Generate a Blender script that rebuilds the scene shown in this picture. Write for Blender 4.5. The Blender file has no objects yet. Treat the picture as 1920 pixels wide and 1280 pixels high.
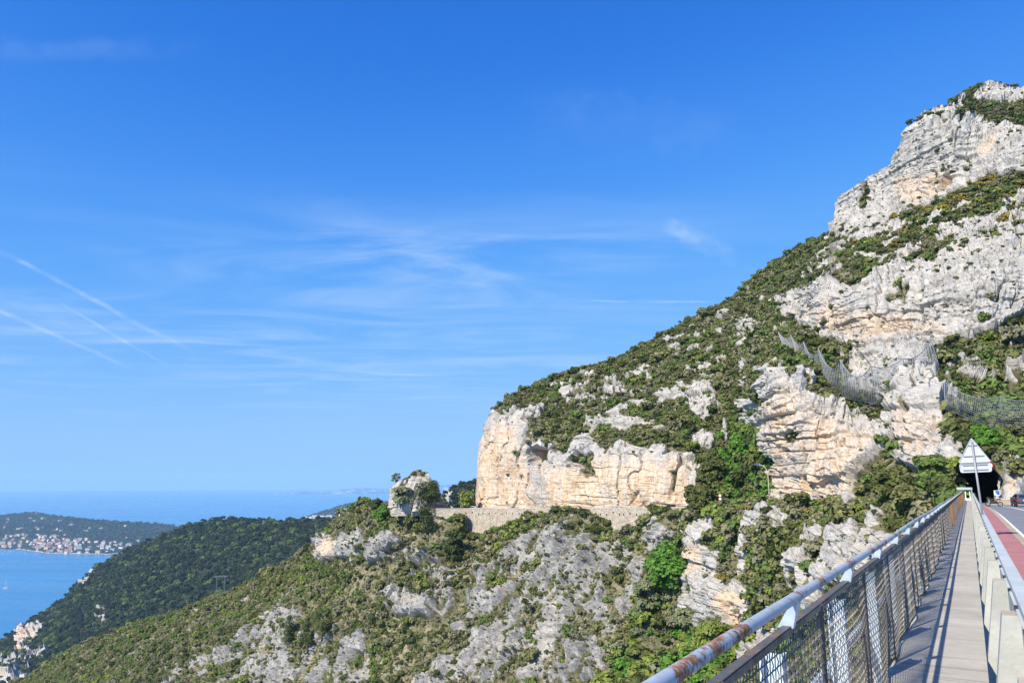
import bpy, bmesh, math, random
import numpy as np
from mathutils import Vector, Matrix
SC = bpy.context.scene
COL = SC.collection
R = math.radians
# ------------------------------------------------------------------ camera, sky, sun, exposure
F, YH = 1470.0, 901.0                       # focal length and horizon row for a 1920 x 1280 frame
PITCH = math.atan((YH - 640) / F)
cam = bpy.data.cameras.new('camera'); camo = bpy.data.objects.new('camera', cam); COL.objects.link(camo)
cam.sensor_width = 36; cam.lens = F / 1920 * 36; cam.clip_start = 0.05; cam.clip_end = 90000
camo.location = (0, 0, 0); camo.rotation_euler = (math.pi / 2 + PITCH, 0, 0)
SC.camera = camo
SUN_AZ, SUN_EL = R(224), R(41)              # azimuth clockwise from +Y
SC.view_settings.view_transform = 'Standard'; SC.view_settings.look = 'None'
SC.view_settings.gamma = 1; SC.view_settings.use_curve_mapping = False
SC.view_settings.exposure = 0.5
SC.cycles.max_bounces = 6; SC.cycles.volume_bounces = 1; SC.cycles.transparent_max_bounces = 12
sl = bpy.data.lights.new('sun', 'SUN'); sl.energy = 4.8; sl.angle = R(0.5); sl.color = (1.0, 0.93, 0.82)
so = bpy.data.objects.new('sun', sl); COL.objects.link(so)
sdir = Vector((math.sin(SUN_AZ) * math.cos(SUN_EL), math.cos(SUN_AZ) * math.cos(SUN_EL), math.sin(SUN_EL)))
so.rotation_euler = sdir.to_track_quat('Z', 'Y').to_euler()

CT, ST = math.cos(PITCH), math.sin(PITCH)
def ray(px, py):
    x = (np.asarray(px, float) - 960) / F; y = -(np.asarray(py, float) - 640) / F
    return np.stack([x + 0 * y, CT - y * ST + 0 * x, ST + y * CT + 0 * x], -1)
def at(px, py, r):
    """the point seen at (px,py) of the photograph at horizontal distance r metres"""
    d = ray(px, py); return d * (np.asarray(r, float) / np.hypot(d[..., 0], d[..., 1]))[..., None]

class NT:
    """small helper for writing node trees"""
    def __init__(s, tree): s.t = tree; s.n = tree.nodes; s.l = tree.links
    def set(s, sock, v):
        if isinstance(v, bpy.types.NodeSocket): s.l.new(v, sock)
        elif v is not None: sock.default_value = v
    def node(s, typ, ins=None, **kw):
        n = s.n.new(typ)
        for k, v in kw.items(): setattr(n, k, v)
        for k, v in (ins or {}).items(): s.set(n.inputs[k], v)
        return n
    def m(s, op, a, b=None, c=None, clamp=False):
        n = s.n.new('ShaderNodeMath'); n.operation = op; n.use_clamp = clamp
        for i, v in enumerate((a, b, c)):
            if v is not None: s.set(n.inputs[i], v)
        return n.outputs[0]
    def vm(s, op, a, b=None, scale=None):
        n = s.n.new('ShaderNodeVectorMath'); n.operation = op
        s.set(n.inputs[0], a)
        if b is not None: s.set(n.inputs[1], b)
        if scale is not None: s.set(n.inputs['Scale'], scale)
        return n.outputs['Value'] if op in ('DOT_PRODUCT', 'LENGTH') else n.outputs[0]
    def ss(s, x, a, b):
        n = s.n.new('ShaderNodeMapRange'); n.interpolation_type = 'SMOOTHSTEP'
        s.set(n.inputs[0], x); s.set(n.inputs[1], a); s.set(n.inputs[2], b); return n.outputs[0]
    def mix(s, f, a, b, mode='MIX'):
        n = s.n.new('ShaderNodeMix'); n.data_type = 'RGBA'; n.blend_type = mode
        s.set(n.inputs[0], f); s.set(n.inputs[6], a); s.set(n.inputs[7], b); return n.outputs[2]
    def noise(s, vec, scale, detail=4, rough=0.55, out='Fac', distortion=0.0):
        n = s.node('ShaderNodeTexNoise', {'Vector': vec, 'Scale': scale, 'Detail': detail, 'Roughness': rough, 'Distortion': distortion})
        return n.outputs[out]
    def ramp(s, f, stops, interp='LINEAR'):
        n = s.n.new('ShaderNodeValToRGB'); n.color_ramp.interpolation = interp
        e = n.color_ramp.elements
        while len(e) < len(stops): e.new(0.5)
        for k, (p, c) in enumerate(stops):
            e[k].position = p; e[k].color = (*c, 1) if len(c) == 3 else c
        s.set(n.inputs[0], f); return n.outputs[0]
def rgb(c): return (c[0], c[1], c[2], 1.0)

# world: physical sky, with thin cirrus and old contrails high up
w = bpy.data.worlds.new('World'); SC.world = w; w.use_nodes = True
t = NT(w.node_tree); t.n.clear()
sky = t.node('ShaderNodeTexSky', sky_type='NISHITA', sun_disc=False, sun_elevation=SUN_EL, sun_rotation=SUN_AZ,
             altitude=400, air_density=1.0, dust_density=0.25, ozone_density=3.0)
scaled = t.vm('SCALE', sky.outputs[0], scale=0.1)
rc_ = t.n.new('ShaderNodeRGBCurve'); t.l.new(scaled, rc_.inputs['Color'])      # the contrast of the camera that took the picture
for ch, pts in enumerate(([(0, 0), (.06, .016), (.082, .019), (.118, .048), (.155, .08), (.229, .13), (.325, .185), (.467, .24), (.671, .27), (1, .30)],
                          [(0, 0), (.145, .145), (.205, .228), (.267, .30), (.379, .37), (.505, .43), (.653, .475), (.774, .495), (1, .52)],
                          [(0, 0), (.14, .32), (.277, .58), (.373, .715), (.459, .775), (.591, .795), (.743, .81), (1, .83)])):
    cv = rc_.mapping.curves[ch]
    while len(cv.points) < len(pts): cv.points.new(0.5, 0.5)
    for k, p_ in enumerate(pts): cv.points[k].location = p_
rc_.mapping.update()
skyc = t.vm('SCALE', rc_.outputs['Color'], scale=8.7)
dirv = t.node('ShaderNodeTexCoord').outputs['Generated']
sep = t.node('ShaderNodeSeparateXYZ', {0: dirv})
dz = t.m('MAXIMUM', sep.outputs[2], 0.02)
flat = t.node('ShaderNodeCombineXYZ', {0: t.m('DIVIDE', sep.outputs[0], dz), 1: t.m('DIVIDE', sep.outputs[1], dz), 2: 0.0}).outputs[0]
rot = t.node('ShaderNodeMapping', {'Vector': flat, 'Rotation': (0, 0, R(-24)), 'Scale': (0.52, 1.05, 1.0)}).outputs[0]
big = t.ss(t.noise(t.node('ShaderNodeMapping', {'Vector': flat, 'Scale': (0.30, 0.36, 1), 'Location': (1.9, 0.4, 0)}).outputs[0], 1.0, 3), 0.30, 0.66)
wisp = t.ss(t.noise(rot, 1.15, 9, 0.60, distortion=1.6), 0.33, 0.95)
elev = sep.outputs[2]
band = t.m('MULTIPLY', t.ss(elev, 0.03, 0.16), t.m('SUBTRACT', 1.0, t.ss(elev, 0.255, 0.375)))
left = t.m('SUBTRACT', 1.0, t.ss(sep.outputs[0], 0.0, 0.36))
cl = t.m('MULTIPLY', t.m('MULTIPLY', wisp, big), t.m('MULTIPLY', band, t.m('ADD', t.m('MULTIPLY', left, 0.85), 0.15)))
cl = t.m('MULTIPLY', cl, 0.85)
def streak(a, b, width, amount, n_scale, prev, soft=0.12):
    va = Vector(ray(*a)).normalized(); vb = Vector(ray(*b)).normalized()
    n = va.cross(vb).normalized(); tx = (vb - va).normalized()
    wob = t.m('MULTIPLY', t.m('SUBTRACT', t.noise(dirv, 26.0, 3), 0.5), width * 2.0)
    off = t.m('ABSOLUTE', t.m('ADD', t.vm('DOT_PRODUCT', dirv, tuple(n)), wob))
    core = t.m('SUBTRACT', 1.0, t.ss(off, width * 0.12, width))
    s_ = t.vm('DOT_PRODUCT', dirv, tuple(tx)); s0 = va.dot(tx); s1 = vb.dot(tx); ln = s1 - s0
    along = t.m('MULTIPLY', t.ss(s_, s0, s0 + soft * ln), t.m('SUBTRACT', 1.0, t.ss(s_, s1 - 0.5 * ln, s1)))
    br = t.m('ADD', t.m('MULTIPLY', t.ss(t.noise(dirv, n_scale, 5), 0.35, 0.68), 0.8), 0.2)
    return t.m('ADD', prev, t.m('MULTIPLY', t.m('MULTIPLY', core, along), t.m('MULTIPLY', br, amount)))
cl = streak((-60, 440), (420, 690), 0.0040, 0.36, 38.0, cl)
cl = streak((100, 560), (345, 705), 0.0024, 0.30, 30.0, cl)
cl = streak((-80, 545), (300, 715), 0.0030, 0.36, 34.0, cl)
cl = streak((1360, 566), (990, 563), 0.0020, 0.36, 22.0, cl)
cl = streak((1235, 415), (1400, 500), 0.0160, 0.36, 40.0, cl, 0.3)
cl = streak((-120, 100), (420, 95), 0.0160, 0.07, 26.0, cl, 0.3)
cl = streak((950, 215), (1440, 250), 0.0420, 0.10, 14.0, cl, 0.3)
skyc = t.mix(t.m('MINIMUM', cl, 0.7), skyc, (4.6, 5.8, 7.2, 1))
bg = t.node('ShaderNodeBackground', {'Color': skyc, 'Strength': 0.1})
t.l.new(bg.outputs[0], t.node('ShaderNodeOutputWorld').inputs[0])

# ------------------------------------------------------------------ helpers
def tag(o, label=None, cat=None, group=None, kind=None):
    if label: o['label'] = label
    if cat: o['category'] = cat
    if group: o['group'] = group
    if kind: o['kind'] = kind
    return o
def link(o, parent=None):
    COL.objects.link(o)
    if parent: o.parent = parent
    return o
def empty(name, loc=(0, 0, 0), rz=0, label=None, cat=None, group=None):
    o = bpy.data.objects.new(name, None); o.location = loc; o.rotation_euler = (0, 0, rz); o.empty_display_size = 0.2
    link(o); return tag(o, label, cat, group)
def mesh_np(name, V, Fq, mat=None, parent=None, smooth=False, mats=None, midx=None):
    me = bpy.data.meshes.new(name)
    V = np.ascontiguousarray(V, np.float32); Fq = np.ascontiguousarray(Fq, np.int32)
    k = Fq.shape[1]
    me.vertices.add(len(V)); me.vertices.foreach_set('co', V.ravel())
    me.loops.add(Fq.size); me.loops.foreach_set('vertex_index', Fq.ravel())
    me.polygons.add(len(Fq)); me.polygons.foreach_set('loop_start', np.arange(0, Fq.size, k, dtype=np.int32))
    if midx is not None: me.polygons.foreach_set('material_index', np.asarray(midx, np.int32))
    me.update(calc_edges=True)
    me.polygons.foreach_set('use_smooth', np.full(len(Fq), smooth))
    for m_ in (mats or [mat]):
        if m_: me.materials.append(m_)
    o = bpy.data.objects.new(name, me); link(o, parent); return o
class MB:
    """collects boxes, tubes and prisms and links them as one mesh object"""
    def __init__(s): s.v = []; s.f = []; s.mi = []
    def add(s, vs, fs, mi=0):
        b = len(s.v); s.v += [tuple(v) for v in vs]; s.f += [tuple(b + i for i in f) for f in fs]; s.mi += [mi] * len(fs)
    def box(s, c, d, rot=None, mi=0, taper=1.0):
        hx, hy, hz = d[0] / 2, d[1] / 2, d[2] / 2
        vs = [Vector((sx * hx * (taper if sz > 0 else 1), sy * hy * (taper if sz > 0 else 1), sz * hz)) for sz in (-1, 1) for sx, sy in ((-1, -1), (1, -1), (1, 1), (-1, 1))]
        if rot is not None: vs = [rot @ v for v in vs]
        s.add([v + Vector(c) for v in vs], [(3, 2, 1, 0), (4, 5, 6, 7), (0, 1, 5, 4), (1, 2, 6, 5), (2, 3, 7, 6), (3, 0, 4, 7)], mi)
    def tube(s, pts, rad, n=6, mi=0, caps=True):
        pts = [Vector(p) for p in pts]; rads = rad if hasattr(rad, '__len__') else [rad] * len(pts)
        vs = []; up = None
        for i, p in enumerate(pts):
            d = (pts[min(i + 1, len(pts) - 1)] - pts[max(i - 1, 0)]).normalized()
            if up is None: up = Vector((0, 0, 1)) if abs(d.z) < 0.9 else Vector((1, 0, 0))
            a = d.cross(up).normalized(); b = a.cross(d).normalized(); up = b
            vs += [p + (a * math.cos(2 * math.pi * k / n) + b * math.sin(2 * math.pi * k / n)) * rads[i] for k in range(n)]
        fs = [(i * n + k, i * n + (k + 1) % n, (i + 1) * n + (k + 1) % n, (i + 1) * n + k) for i in range(len(pts) - 1) for k in range(n)]
        if caps: fs += [tuple(range(n - 1, -1, -1)), tuple((len(pts) - 1) * n + k for k in range(n))]
        s.add(vs, fs, mi)
    def prism(s, poly, axis_vec, mi=0):
        n = len(poly); a = Vector(axis_vec); vs = [Vector(p) for p in poly]; vs = vs + [v + a for v in vs]
        s.add(vs, [tuple(range(n - 1, -1, -1)), tuple(range(n, 2 * n))] + [(i, (i + 1) % n, n + (i + 1) % n, n + i) for i in range(n)], mi)
    def build(s, name, mat, parent=None, smooth=False, bevel=0):
        me = bpy.data.meshes.new(name); me.from_pydata([tuple(v) for v in s.v], [], s.f)
        for m_ in (mat if isinstance(mat, (list, tuple)) else [mat]): me.materials.append(m_)
        me.polygons.foreach_set('material_index', np.array(s.mi, np.int32))
        if bevel:
            bm = bmesh.new(); bm.from_mesh(me)
            bmesh.ops.bevel(bm, geom=[e for e in bm.edges], offset=bevel, segments=2, affect='EDGES', profile=0.6)
            bm.to_mesh(me); bm.free()
        if smooth: me.polygons.foreach_set('use_smooth', np.full(len(me.polygons), True))
        me.update(); o = bpy.data.objects.new(name, me); link(o, parent); return o

# numpy noise
def _h(ix, iy, iz, seed):
    with np.errstate(over='ignore'):
        h = ix.astype(np.uint32) * np.uint32(374761393) + iy.astype(np.uint32) * np.uint32(668265263) + iz.astype(np.uint32) * np.uint32(2147483647 & 0x9E3779B1) + np.uint32(seed * 2654435 + 12345)
        h = (h ^ (h >> np.uint32(13))) * np.uint32(1274126177); h = (h ^ (h >> np.uint32(16))) * np.uint32(2246822519); h ^= h >> np.uint32(13)
    return h
def hash01(ix, iy=0, iz=0, seed=0):
    ix = np.asarray(ix, np.int64); z = np.zeros_like(ix)
    return _h(ix, np.asarray(iy, np.int64) + z, np.asarray(iz, np.int64) + z, seed).astype(np.float64) / 4294967295.0
def noise3(P, seed=0):
    """smooth value noise, -1..1"""
    i = np.floor(P).astype(np.int64); f = P - i; u = f * f * f * (f * (f * 6 - 15) + 10)
    out = 0
    for dx in (0, 1):
        for dy in (0, 1):
            for dz_ in (0, 1):
                wgt = (u[..., 0] if dx else 1 - u[..., 0]) * (u[..., 1] if dy else 1 - u[..., 1]) * (u[..., 2] if dz_ else 1 - u[..., 2])
                out = out + wgt * (_h(i[..., 0] + dx, i[..., 1] + dy, i[..., 2] + dz_, seed).astype(np.float32) / 2147483648.0 - 1.0)
    return out
def fbm(P, oct=4, seed=0, gain=0.5, ridged=False):
    a, s_, tot = 1.0, 0, 0
    for k in range(oct):
        n_ = noise3(P * (2.03 ** k) + 17.3 * k, seed + k)
        if ridged: n_ = 1 - 2 * np.abs(n_)
        s_ = s_ + a * n_; tot += a; a *= gain
    return s_ / tot
def tps(ctrl, lam=0.002):
    c = np.array(ctrl, float); X = c[:, :2] / 500.0; y = np.log(c[:, 2]); n = len(c)
    def K(A, B):
        d2 = ((A[:, None, :] - B[None, :, :]) ** 2).sum(-1); return 0.5 * d2 * np.log(d2 + 1e-9)
    M = np.zeros((n + 3, n + 3)); M[:n, :n] = K(X, X) + lam * np.eye(n)
    M[:n, n] = 1; M[:n, n + 1:] = X; M[n, :n] = 1; M[n + 1:, :n] = X.T
    w_ = np.linalg.solve(M, np.concatenate([y, [0, 0, 0]]))
    def f(px, py):
        sh = np.shape(px); Q = np.stack([np.ravel(px), np.ravel(py)], -1) / 500.0; out = np.empty(len(Q))
        for k in range(0, len(Q), 100000):
            q = Q[k:k + 100000]; out[k:k + 100000] = K(q, X) @ w_[:n] + w_[n] + q @ w_[n + 1:]
        return np.exp(out).reshape(sh)
    return f
def poly_mask(px, py, poly, feather=6.0):
    """soft 0..1 inside test against a polygon"""
    p = np.array(poly, float); inside = np.zeros(np.shape(px), bool); dist = np.full(np.shape(px), 1e9)
    for i in range(len(p)):
        x0, y0 = p[i]; x1, y1 = p[(i + 1) % len(p)]
        cond = (y0 > py) != (y1 > py)
        if y1 != y0: inside ^= cond & (px < (x1 - x0) * (py - y0) / (y1 - y0) + x0)
        dx, dy = x1 - x0, y1 - y0; tt = np.clip(((px - x0) * dx + (py - y0) * dy) / (dx * dx + dy * dy + 1e-9), 0, 1)
        dist = np.minimum(dist, np.hypot(px - x0 - tt * dx, py - y0 - tt * dy))
    return np.clip(0.5 + np.where(inside, dist, -dist) / (2 * feather), 0, 1)
# ------------------------------------------------------------------ materials of the setting
def new_mat(name):
    m_ = bpy.data.materials.new(name); m_.use_nodes = True; t_ = NT(m_.node_tree); t_.n.clear()
    b = t_.node('ShaderNodeBsdfPrincipled'); o = t_.node('ShaderNodeOutputMaterial'); t_.l.new(b.outputs[0], o.inputs[0])
    return m_, t_, b
def simple(name, c, rough=0.6, metal=0.0, var=0.15, scale=3.0, bump=0.0, spec=0.4):
    m_, t_, b = new_mat(name); co = t_.node('ShaderNodeTexCoord').outputs['Object']
    n_ = t_.noise(co, scale, 5)
    c2 = tuple(x * (1 - var) for x in c); c3 = tuple(min(1, x * (1 + var)) for x in c)
    t_.set(b.inputs['Base Color'], t_.ramp(n_, [(0.3, c2), (0.7, c3)]))
    b.inputs['Roughness'].default_value = rough; b.inputs['Metallic'].default_value = metal; b.inputs['Specular IOR Level'].default_value = spec
    if bump: t_.set(b.inputs['Normal'], t_.node('ShaderNodeBump', {'Strength': bump, 'Distance': 0.02, 'Height': n_}).outputs[0])
    return m_
def terrain_mat(name, rock_lo=(0.26, 0.245, 0.22), rock_hi=(0.61, 0.57, 0.50), soil=((0.085, 0.088, 0.040), (0.165, 0.150, 0.080), (0.30, 0.25, 0.165)), tex=1.0):
    m_, t_, b = new_mat(name)
    P = t_.node('ShaderNodeNewGeometry').outputs['Position']
    rock = t_.node('ShaderNodeAttribute', attribute_name='rock').outputs['Fac']
    ora = t_.node('ShaderNodeAttribute', attribute_name='orange').outputs['Fac']
    dark = t_.node('ShaderNodeAttribute', attribute_name='stain').outputs['Fac']
    n1 = t_.noise(P, 0.22 * tex, 9, 0.66); n2 = t_.noise(P, 1.1 * tex, 6, 0.7); n3 = t_.noise(P, 0.05 * tex, 4)
    st = t_.node('ShaderNodeMapping', {'Vector': P, 'Scale': (0.55, 0.55, 0.05)}).outputs[0]
    streak_ = t_.noise(st, 1.0 * tex, 7, 0.62, distortion=0.4)
    bed = t_.node('ShaderNodeMapping', {'Vector': P, 'Scale': (0.12, 0.12, 1.1)}).outputs[0]
    bedn = t_.noise(bed, 0.9 * tex, 6, 0.65, distortion=0.8)
    rc = t_.ramp(t_.m('ADD', t_.m('MULTIPLY', n1, 0.6), t_.m('MULTIPLY', n2, 0.4)), [(0.33, rock_lo), (0.66, rock_hi)])
    rc = t_.mix(t_.m('MULTIPLY', t_.ss(streak_, 0.52, 0.72), 0.34), rc, (0.25, 0.25, 0.25, 1))
    rc = t_.mix(t_.m('MULTIPLY', t_.ss(n3, 0.45, 0.65), 0.35), rc, (0.56, 0.50, 0.43, 1))
    oc = t_.ramp(t_.m('ADD', t_.m('MULTIPLY', streak_, 0.55), t_.m('MULTIPLY', n1, 0.45)), [(0.32, (0.44, 0.37, 0.31)), (0.45, (0.62, 0.50, 0.37)), (0.57, (0.60, 0.40, 0.23)), (0.70, (0.61, 0.53, 0.42))])
    rc = t_.mix(t_.m('MULTIPLY', ora, t_.ss(t_.m('ADD', n1, t_.m('MULTIPLY', ora, 0.35)), 0.45, 0.75)), rc, oc)
    rc = t_.mix(t_.m('MULTIPLY', dark, 0.7), rc, (0.32, 0.325, 0.33, 1))
    # joints and bedding cracks: drawn as thin dark lines
    vor = t_.node('ShaderNodeTexVoronoi', {'Vector': t_.node('ShaderNodeMapping', {'Vector': t_.vm('ADD', P, t_.vm('SCALE', t_.noise(P, 0.5, 4, out='Color'), scale=2.2)), 'Scale': (0.30 * tex, 0.30 * tex, 0.75 * tex)}).outputs[0], 'Scale': 1.0}, feature='DISTANCE_TO_EDGE').outputs['Distance']
    crack = t_.m('MULTIPLY', t_.m('SUBTRACT', 1.0, t_.ss(vor, 0.0, 0.06)), t_.ss(n2, 0.42, 0.62))
    bedc = t_.m('MULTIPLY', t_.m('SUBTRACT', 1.0, t_.ss(t_.m('ABSOLUTE', t_.m('SUBTRACT', bedn, 0.5)), 0.0, 0.022)), t_.ss(n2, 0.48, 0.62))
    crack = t_.m('MAXIMUM', crack, t_.m('MULTIPLY', bedc, t_.m('SUBTRACT', 1.0, t_.m('MULTIPLY', ora, 0.93))))
    drip = t_.noise(t_.node('ShaderNodeMapping', {'Vector': P, 'Scale': (1.3, 1.3, 0.06)}).outputs[0], 1.0 * tex, 6, 0.7, distortion=0.5)
    rc = t_.mix(t_.m('MULTIPLY', t_.m('MULTIPLY', t_.ss(drip, 0.53, 0.68), ora), 0.55), rc, (0.30, 0.27, 0.245, 1))
    rc = t_.mix(t_.m('MULTIPLY', t_.m('MULTIPLY', t_.ss(drip, 0.46, 0.34), ora), 0.5), rc, (0.60, 0.55, 0.48, 1))
    rc = t_.mix(t_.m('MULTIPLY', crack, 0.75), rc, (0.085, 0.075, 0.06, 1))
    pit = t_.ss(t_.noise(P, 2.6 * tex, 3, 0.6), 0.63, 0.72)
    rc = t_.mix(t_.m('MULTIPLY', pit, 0.38), rc, (0.10, 0.095, 0.075, 1))
    sc_ = t_.ramp(t_.m('ADD', t_.m('MULTIPLY', n1, 0.55), t_.m('MULTIPLY', n2, 0.45)), [(0.38, soil[0]), (0.5, soil[1]), (0.62, soil[2])])
    sc_ = t_.mix(t_.ss(n3, 0.52, 0.66), sc_, t_.ramp(n2, [(0.4, soil[1]), (0.62, tuple(1.25 * v for v in soil[2]))]))
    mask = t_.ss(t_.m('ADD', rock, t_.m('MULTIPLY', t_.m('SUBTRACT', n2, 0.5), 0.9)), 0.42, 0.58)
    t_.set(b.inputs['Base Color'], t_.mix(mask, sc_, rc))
    b.inputs['Roughness'].default_value = 0.92; b.inputs['Specular IOR Level'].default_value = 0.2
    h = t_.m('ADD', t_.m('MULTIPLY', n2, 0.6), t_.m('MULTIPLY', bedn, 0.7)); h = t_.m('SUBTRACT', h, t_.m('MULTIPLY', crack, 0.35))
    t_.set(b.inputs['Normal'], t_.node('ShaderNodeBump', {'Strength': 0.55, 'Distance': 0.8, 'Height': h}).outputs[0])
    return m_
M_ROCK = terrain_mat('limestone_and_scrub_soil')
M_ROCK_SHADE = terrain_mat('limestone_painted_shade', rock_lo=(0.14, 0.135, 0.125), rock_hi=(0.49, 0.465, 0.42))  # same limestone, darkened in colour as if turned from the sun

# ------------------------------------------------------------------ terrain sheets: surveyed distances, then real relief
def interp(pts):
    a = np.array(pts, float); return lambda x: np.interp(x, a[:, 0], a[:, 1])
def rock_relief(P, u, rock, amp=1.0, dip=0.0, seed=0, flute=1.0, block=1.0, rib=90.0, crag=1.0, bed=0.0):
    q = P / 24.0; ca, sa = math.cos(R(rib)), math.sin(R(rib)); wob_ = 2.0 * noise3(P / 9.0, seed + 3)
    q2 = np.stack([(u * sa - P[..., 2] * ca + wob_) / 4.6, (u * ca + P[..., 2] * sa) / 24.0, 0 * u + 3.3], -1)
    a = 3.0 * fbm(q, 3, seed) + flute * 1.5 * fbm(q2, 3, seed + 5, ridged=True)
    zz = P[..., 2] + dip * u + 1.6 * noise3(P / 17.0, seed + 9) + 0.5 * noise3(P / 5.0, seed + 10); uu = u + 3.5 * noise3(P / 13.0, seed + 11) + 0.8 * noise3(P / 3.5, seed + 12)
    def blocks(th, wd, sd):
        lay = np.floor(zz / th + 0.35 * noise3(P / (6 * th), sd)); c_ = np.floor(uu / wd + 7.7 * hash01(lay, 3, 0, sd))
        return hash01(lay, c_, 1, sd) - 0.5 + 0.5 * (hash01(lay, 5, 2, sd) - 0.5)
    bl = 1.7 * blocks(5.2, 7.5, seed + 20) + 1.0 * blocks(2.1, 3.6, seed + 21) + 0.5 * blocks(0.9, 1.7, seed + 22)
    fine = 0.26 * fbm(P / 2.2, 3, seed + 30, ridged=True) + crag * 1.15 * fbm(P * np.array([1, 1, 0.7]) / 7.5, 4, seed + 33, 0.55, ridged=True)
    # open fissures: one family along the ribs, one along the bedding
    f1 = np.abs(noise3(np.stack([(u * sa - P[..., 2] * ca) / 3.1, (u * ca + P[..., 2] * sa) / 17.0, P[..., 1] / 30.0], -1) + 0.35 * noise3(P / 4.0, seed + 41)[..., None], seed + 40))
    f2 = np.abs(noise3(np.stack([u / 15.0, zz / 2.6, P[..., 1] / 30.0], -1) + 0.3 * noise3(P / 3.0, seed + 43)[..., None], seed + 42))
    on = np.clip(0.55 + 1.6 * fbm(P / 15.0, 2, seed + 44), 0.0, 1.3)
    fis = -1.9 * np.clip(1 - f1 / 0.10, 0, 1) * on - 1.1 * np.clip(1 - f2 / 0.09, 0, 1) * np.clip(1.2 - on, 0.1, 1) * np.minimum(1.0, 0.10 + block)
    if np.max(bed) > 0:                            # long bedding planes: layers stand out by different amounts, with open seams between them
        th = 2.7; zb = P[..., 2] + dip * u + 1.1 * noise3(P / 26.0, seed + 90) + 0.22 * noise3(P / 4.0, seed + 91); lay = np.floor(zb / th); fr = zb / th - lay
        seam = np.minimum(fr, 1 - fr) * th; keep_ = np.clip(0.35 + 1.5 * noise3(np.stack([u / 11.0, lay * 1.7, 0 * u], -1), seed + 92), 0, 1)
        fis = fis + bed * (1.3 * (hash01(lay, 7, 0, seed) - 0.5) - 0.95 * np.exp(-(seam / 0.20) ** 2) * keep_)
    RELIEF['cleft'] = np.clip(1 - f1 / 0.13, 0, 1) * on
    return amp * (fis + a * 0.9 + block * bl * 0.85 + fine)
SHEETS = {}; RELIEF = {}
def sheet(name, xs, ytop, ybot, rf, nrows, seed, paint, mat=M_ROCK, amp=1.0, dip=0.0, flute=1.0, block=1.0, back=(6, 8.0, 3.0), left=(0, 6.0), u0=220.0, calm=None, rib=90.0, crag=1.0, bed=0.0, stand=0.8, brk=3.4, cleft_soil_shade=0.9, nfreq=8.0, hole=None, soft=0.5, extra=None, smooth=False, yoff=0.0, warp=7.0):
    xs = np.asarray(xs, float); tt = np.linspace(0, 1, nrows); yt = ytop(xs); yb = ybot(xs)
    PX = np.repeat(xs[None, :], nrows, 0); PY = yt[None, :] + tt[:, None] * (yb - yt)[None, :]
    P = at(PX, PY, rf(PX, PY))
    nb, bs, bd = back
    if nb:                                       # the far side of the crest, falling away behind it
        top = P[0]; rad = top * [1, 1, 0]; rad /= np.linalg.norm(rad, axis=-1, keepdims=True)
        rows = [top + rad * (bs * k) + np.array([0, 0, -bd * k ** 1.4]) for k in range(nb, 0, -1)]
        P = np.concatenate([np.array(rows), P], 0); PX = np.concatenate([np.repeat(xs[None], nb, 0), PX]); PY = np.concatenate([np.repeat(yt[None], nb, 0), PY])
    nl, ls = left
    if nl:                                       # the flank beyond the left edge, turning away
        c0 = P[:, :1]; rad = c0 * [1, 1, 0]; rad /= np.linalg.norm(rad, axis=-1, keepdims=True)
        cols = [c0 + rad * (ls * k) + np.array([0.18 * ls * k, 0, 0]) for k in range(nl, 0, -1)]
        P = np.concatenate(cols + [P], 1); PX = np.concatenate([np.repeat(PX[:, :1], nl, 1), PX], 1); PY = np.concatenate([np.repeat(PY[:, :1], nl, 1), PY], 1)
    du = np.gradient(P, axis=1); dv = np.gradient(P, axis=0)
    N = np.cross(dv, du); ln = np.linalg.norm(N, axis=-1, keepdims=True); area = ln[..., 0]; N = N / (ln + 1e-9)
    flip = (N * P).sum(-1, keepdims=True) > 0
    if nl: flip[:, :nl] = flip[:, nl:nl + 1]
    if nb: flip[:nb] = flip[nb:nb + 1]
    N = np.where(flip, -N, N)
    for _ in range(3):                           # smooth the normals so that relief does not fold over itself
        N = (N + np.roll(N, 1, 0) + np.roll(N, -1, 0) + np.roll(N, 1, 1) + np.roll(N, -1, 1)); N /= np.linalg.norm(N, axis=-1, keepdims=True) + 1e-9
    wx = PX + warp * noise3(P / 5.0, seed + 50) + 0.6 * warp * noise3(P / 1.8, seed + 51); wy = PY + warp * noise3(P / 5.0, seed + 52) + 0.6 * warp * noise3(P / 1.8, seed + 53)
    prob, orange, stain, push = paint(wx, wy, P)
    nz = 0.5 + 0.5 * fbm(P * np.array([1, 1, 0.55]) / nfreq, 4, seed + 60, 0.6); nz = np.clip((nz - 0.5) * 1.5 + 0.5 + 0.22 * fbm(P * np.array([1, 1, 0.6]) / 2.6, 3, seed + 63, 0.65), 0, 1)
    rock = np.clip((nz - 1 + prob) * brk + 0.5, 0, 1) * (prob > 0.01)
    u = PX * u0 / F
    cm = 1.0 if calm is None else 1 - calm(PX, PY)
    d_rock = rock_relief(P, u, rock, amp, dip, seed, flute, block * cm, rib, crag, bed * cm)
    rock0 = rock; rock = np.clip(rock - cleft_soil_shade * np.clip(RELIEF['cleft'] * 1.4 - 0.35, 0, 1) * np.clip(0.5 + 2.2 * noise3(P / 6.0, seed + 80), 0, 1), 0, 1)     # soil colour and plants in clefts, painting crevice shade into the rock
    d_soil = soft * (1.8 * fbm(P / 14.0, 3, seed + 70) + 0.6 * fbm(P / 3.0, 3, seed + 71))
    d = d_rock * rock0 + d_soil * (1 - rock0) + stand * rock0 + push
    if extra is not None: d = extra(PX, PY, P, d)
    Q = P + N * d[..., None]
    H, W_ = Q.shape[:2]; idx = np.arange(H * W_).reshape(H, W_)
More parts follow.
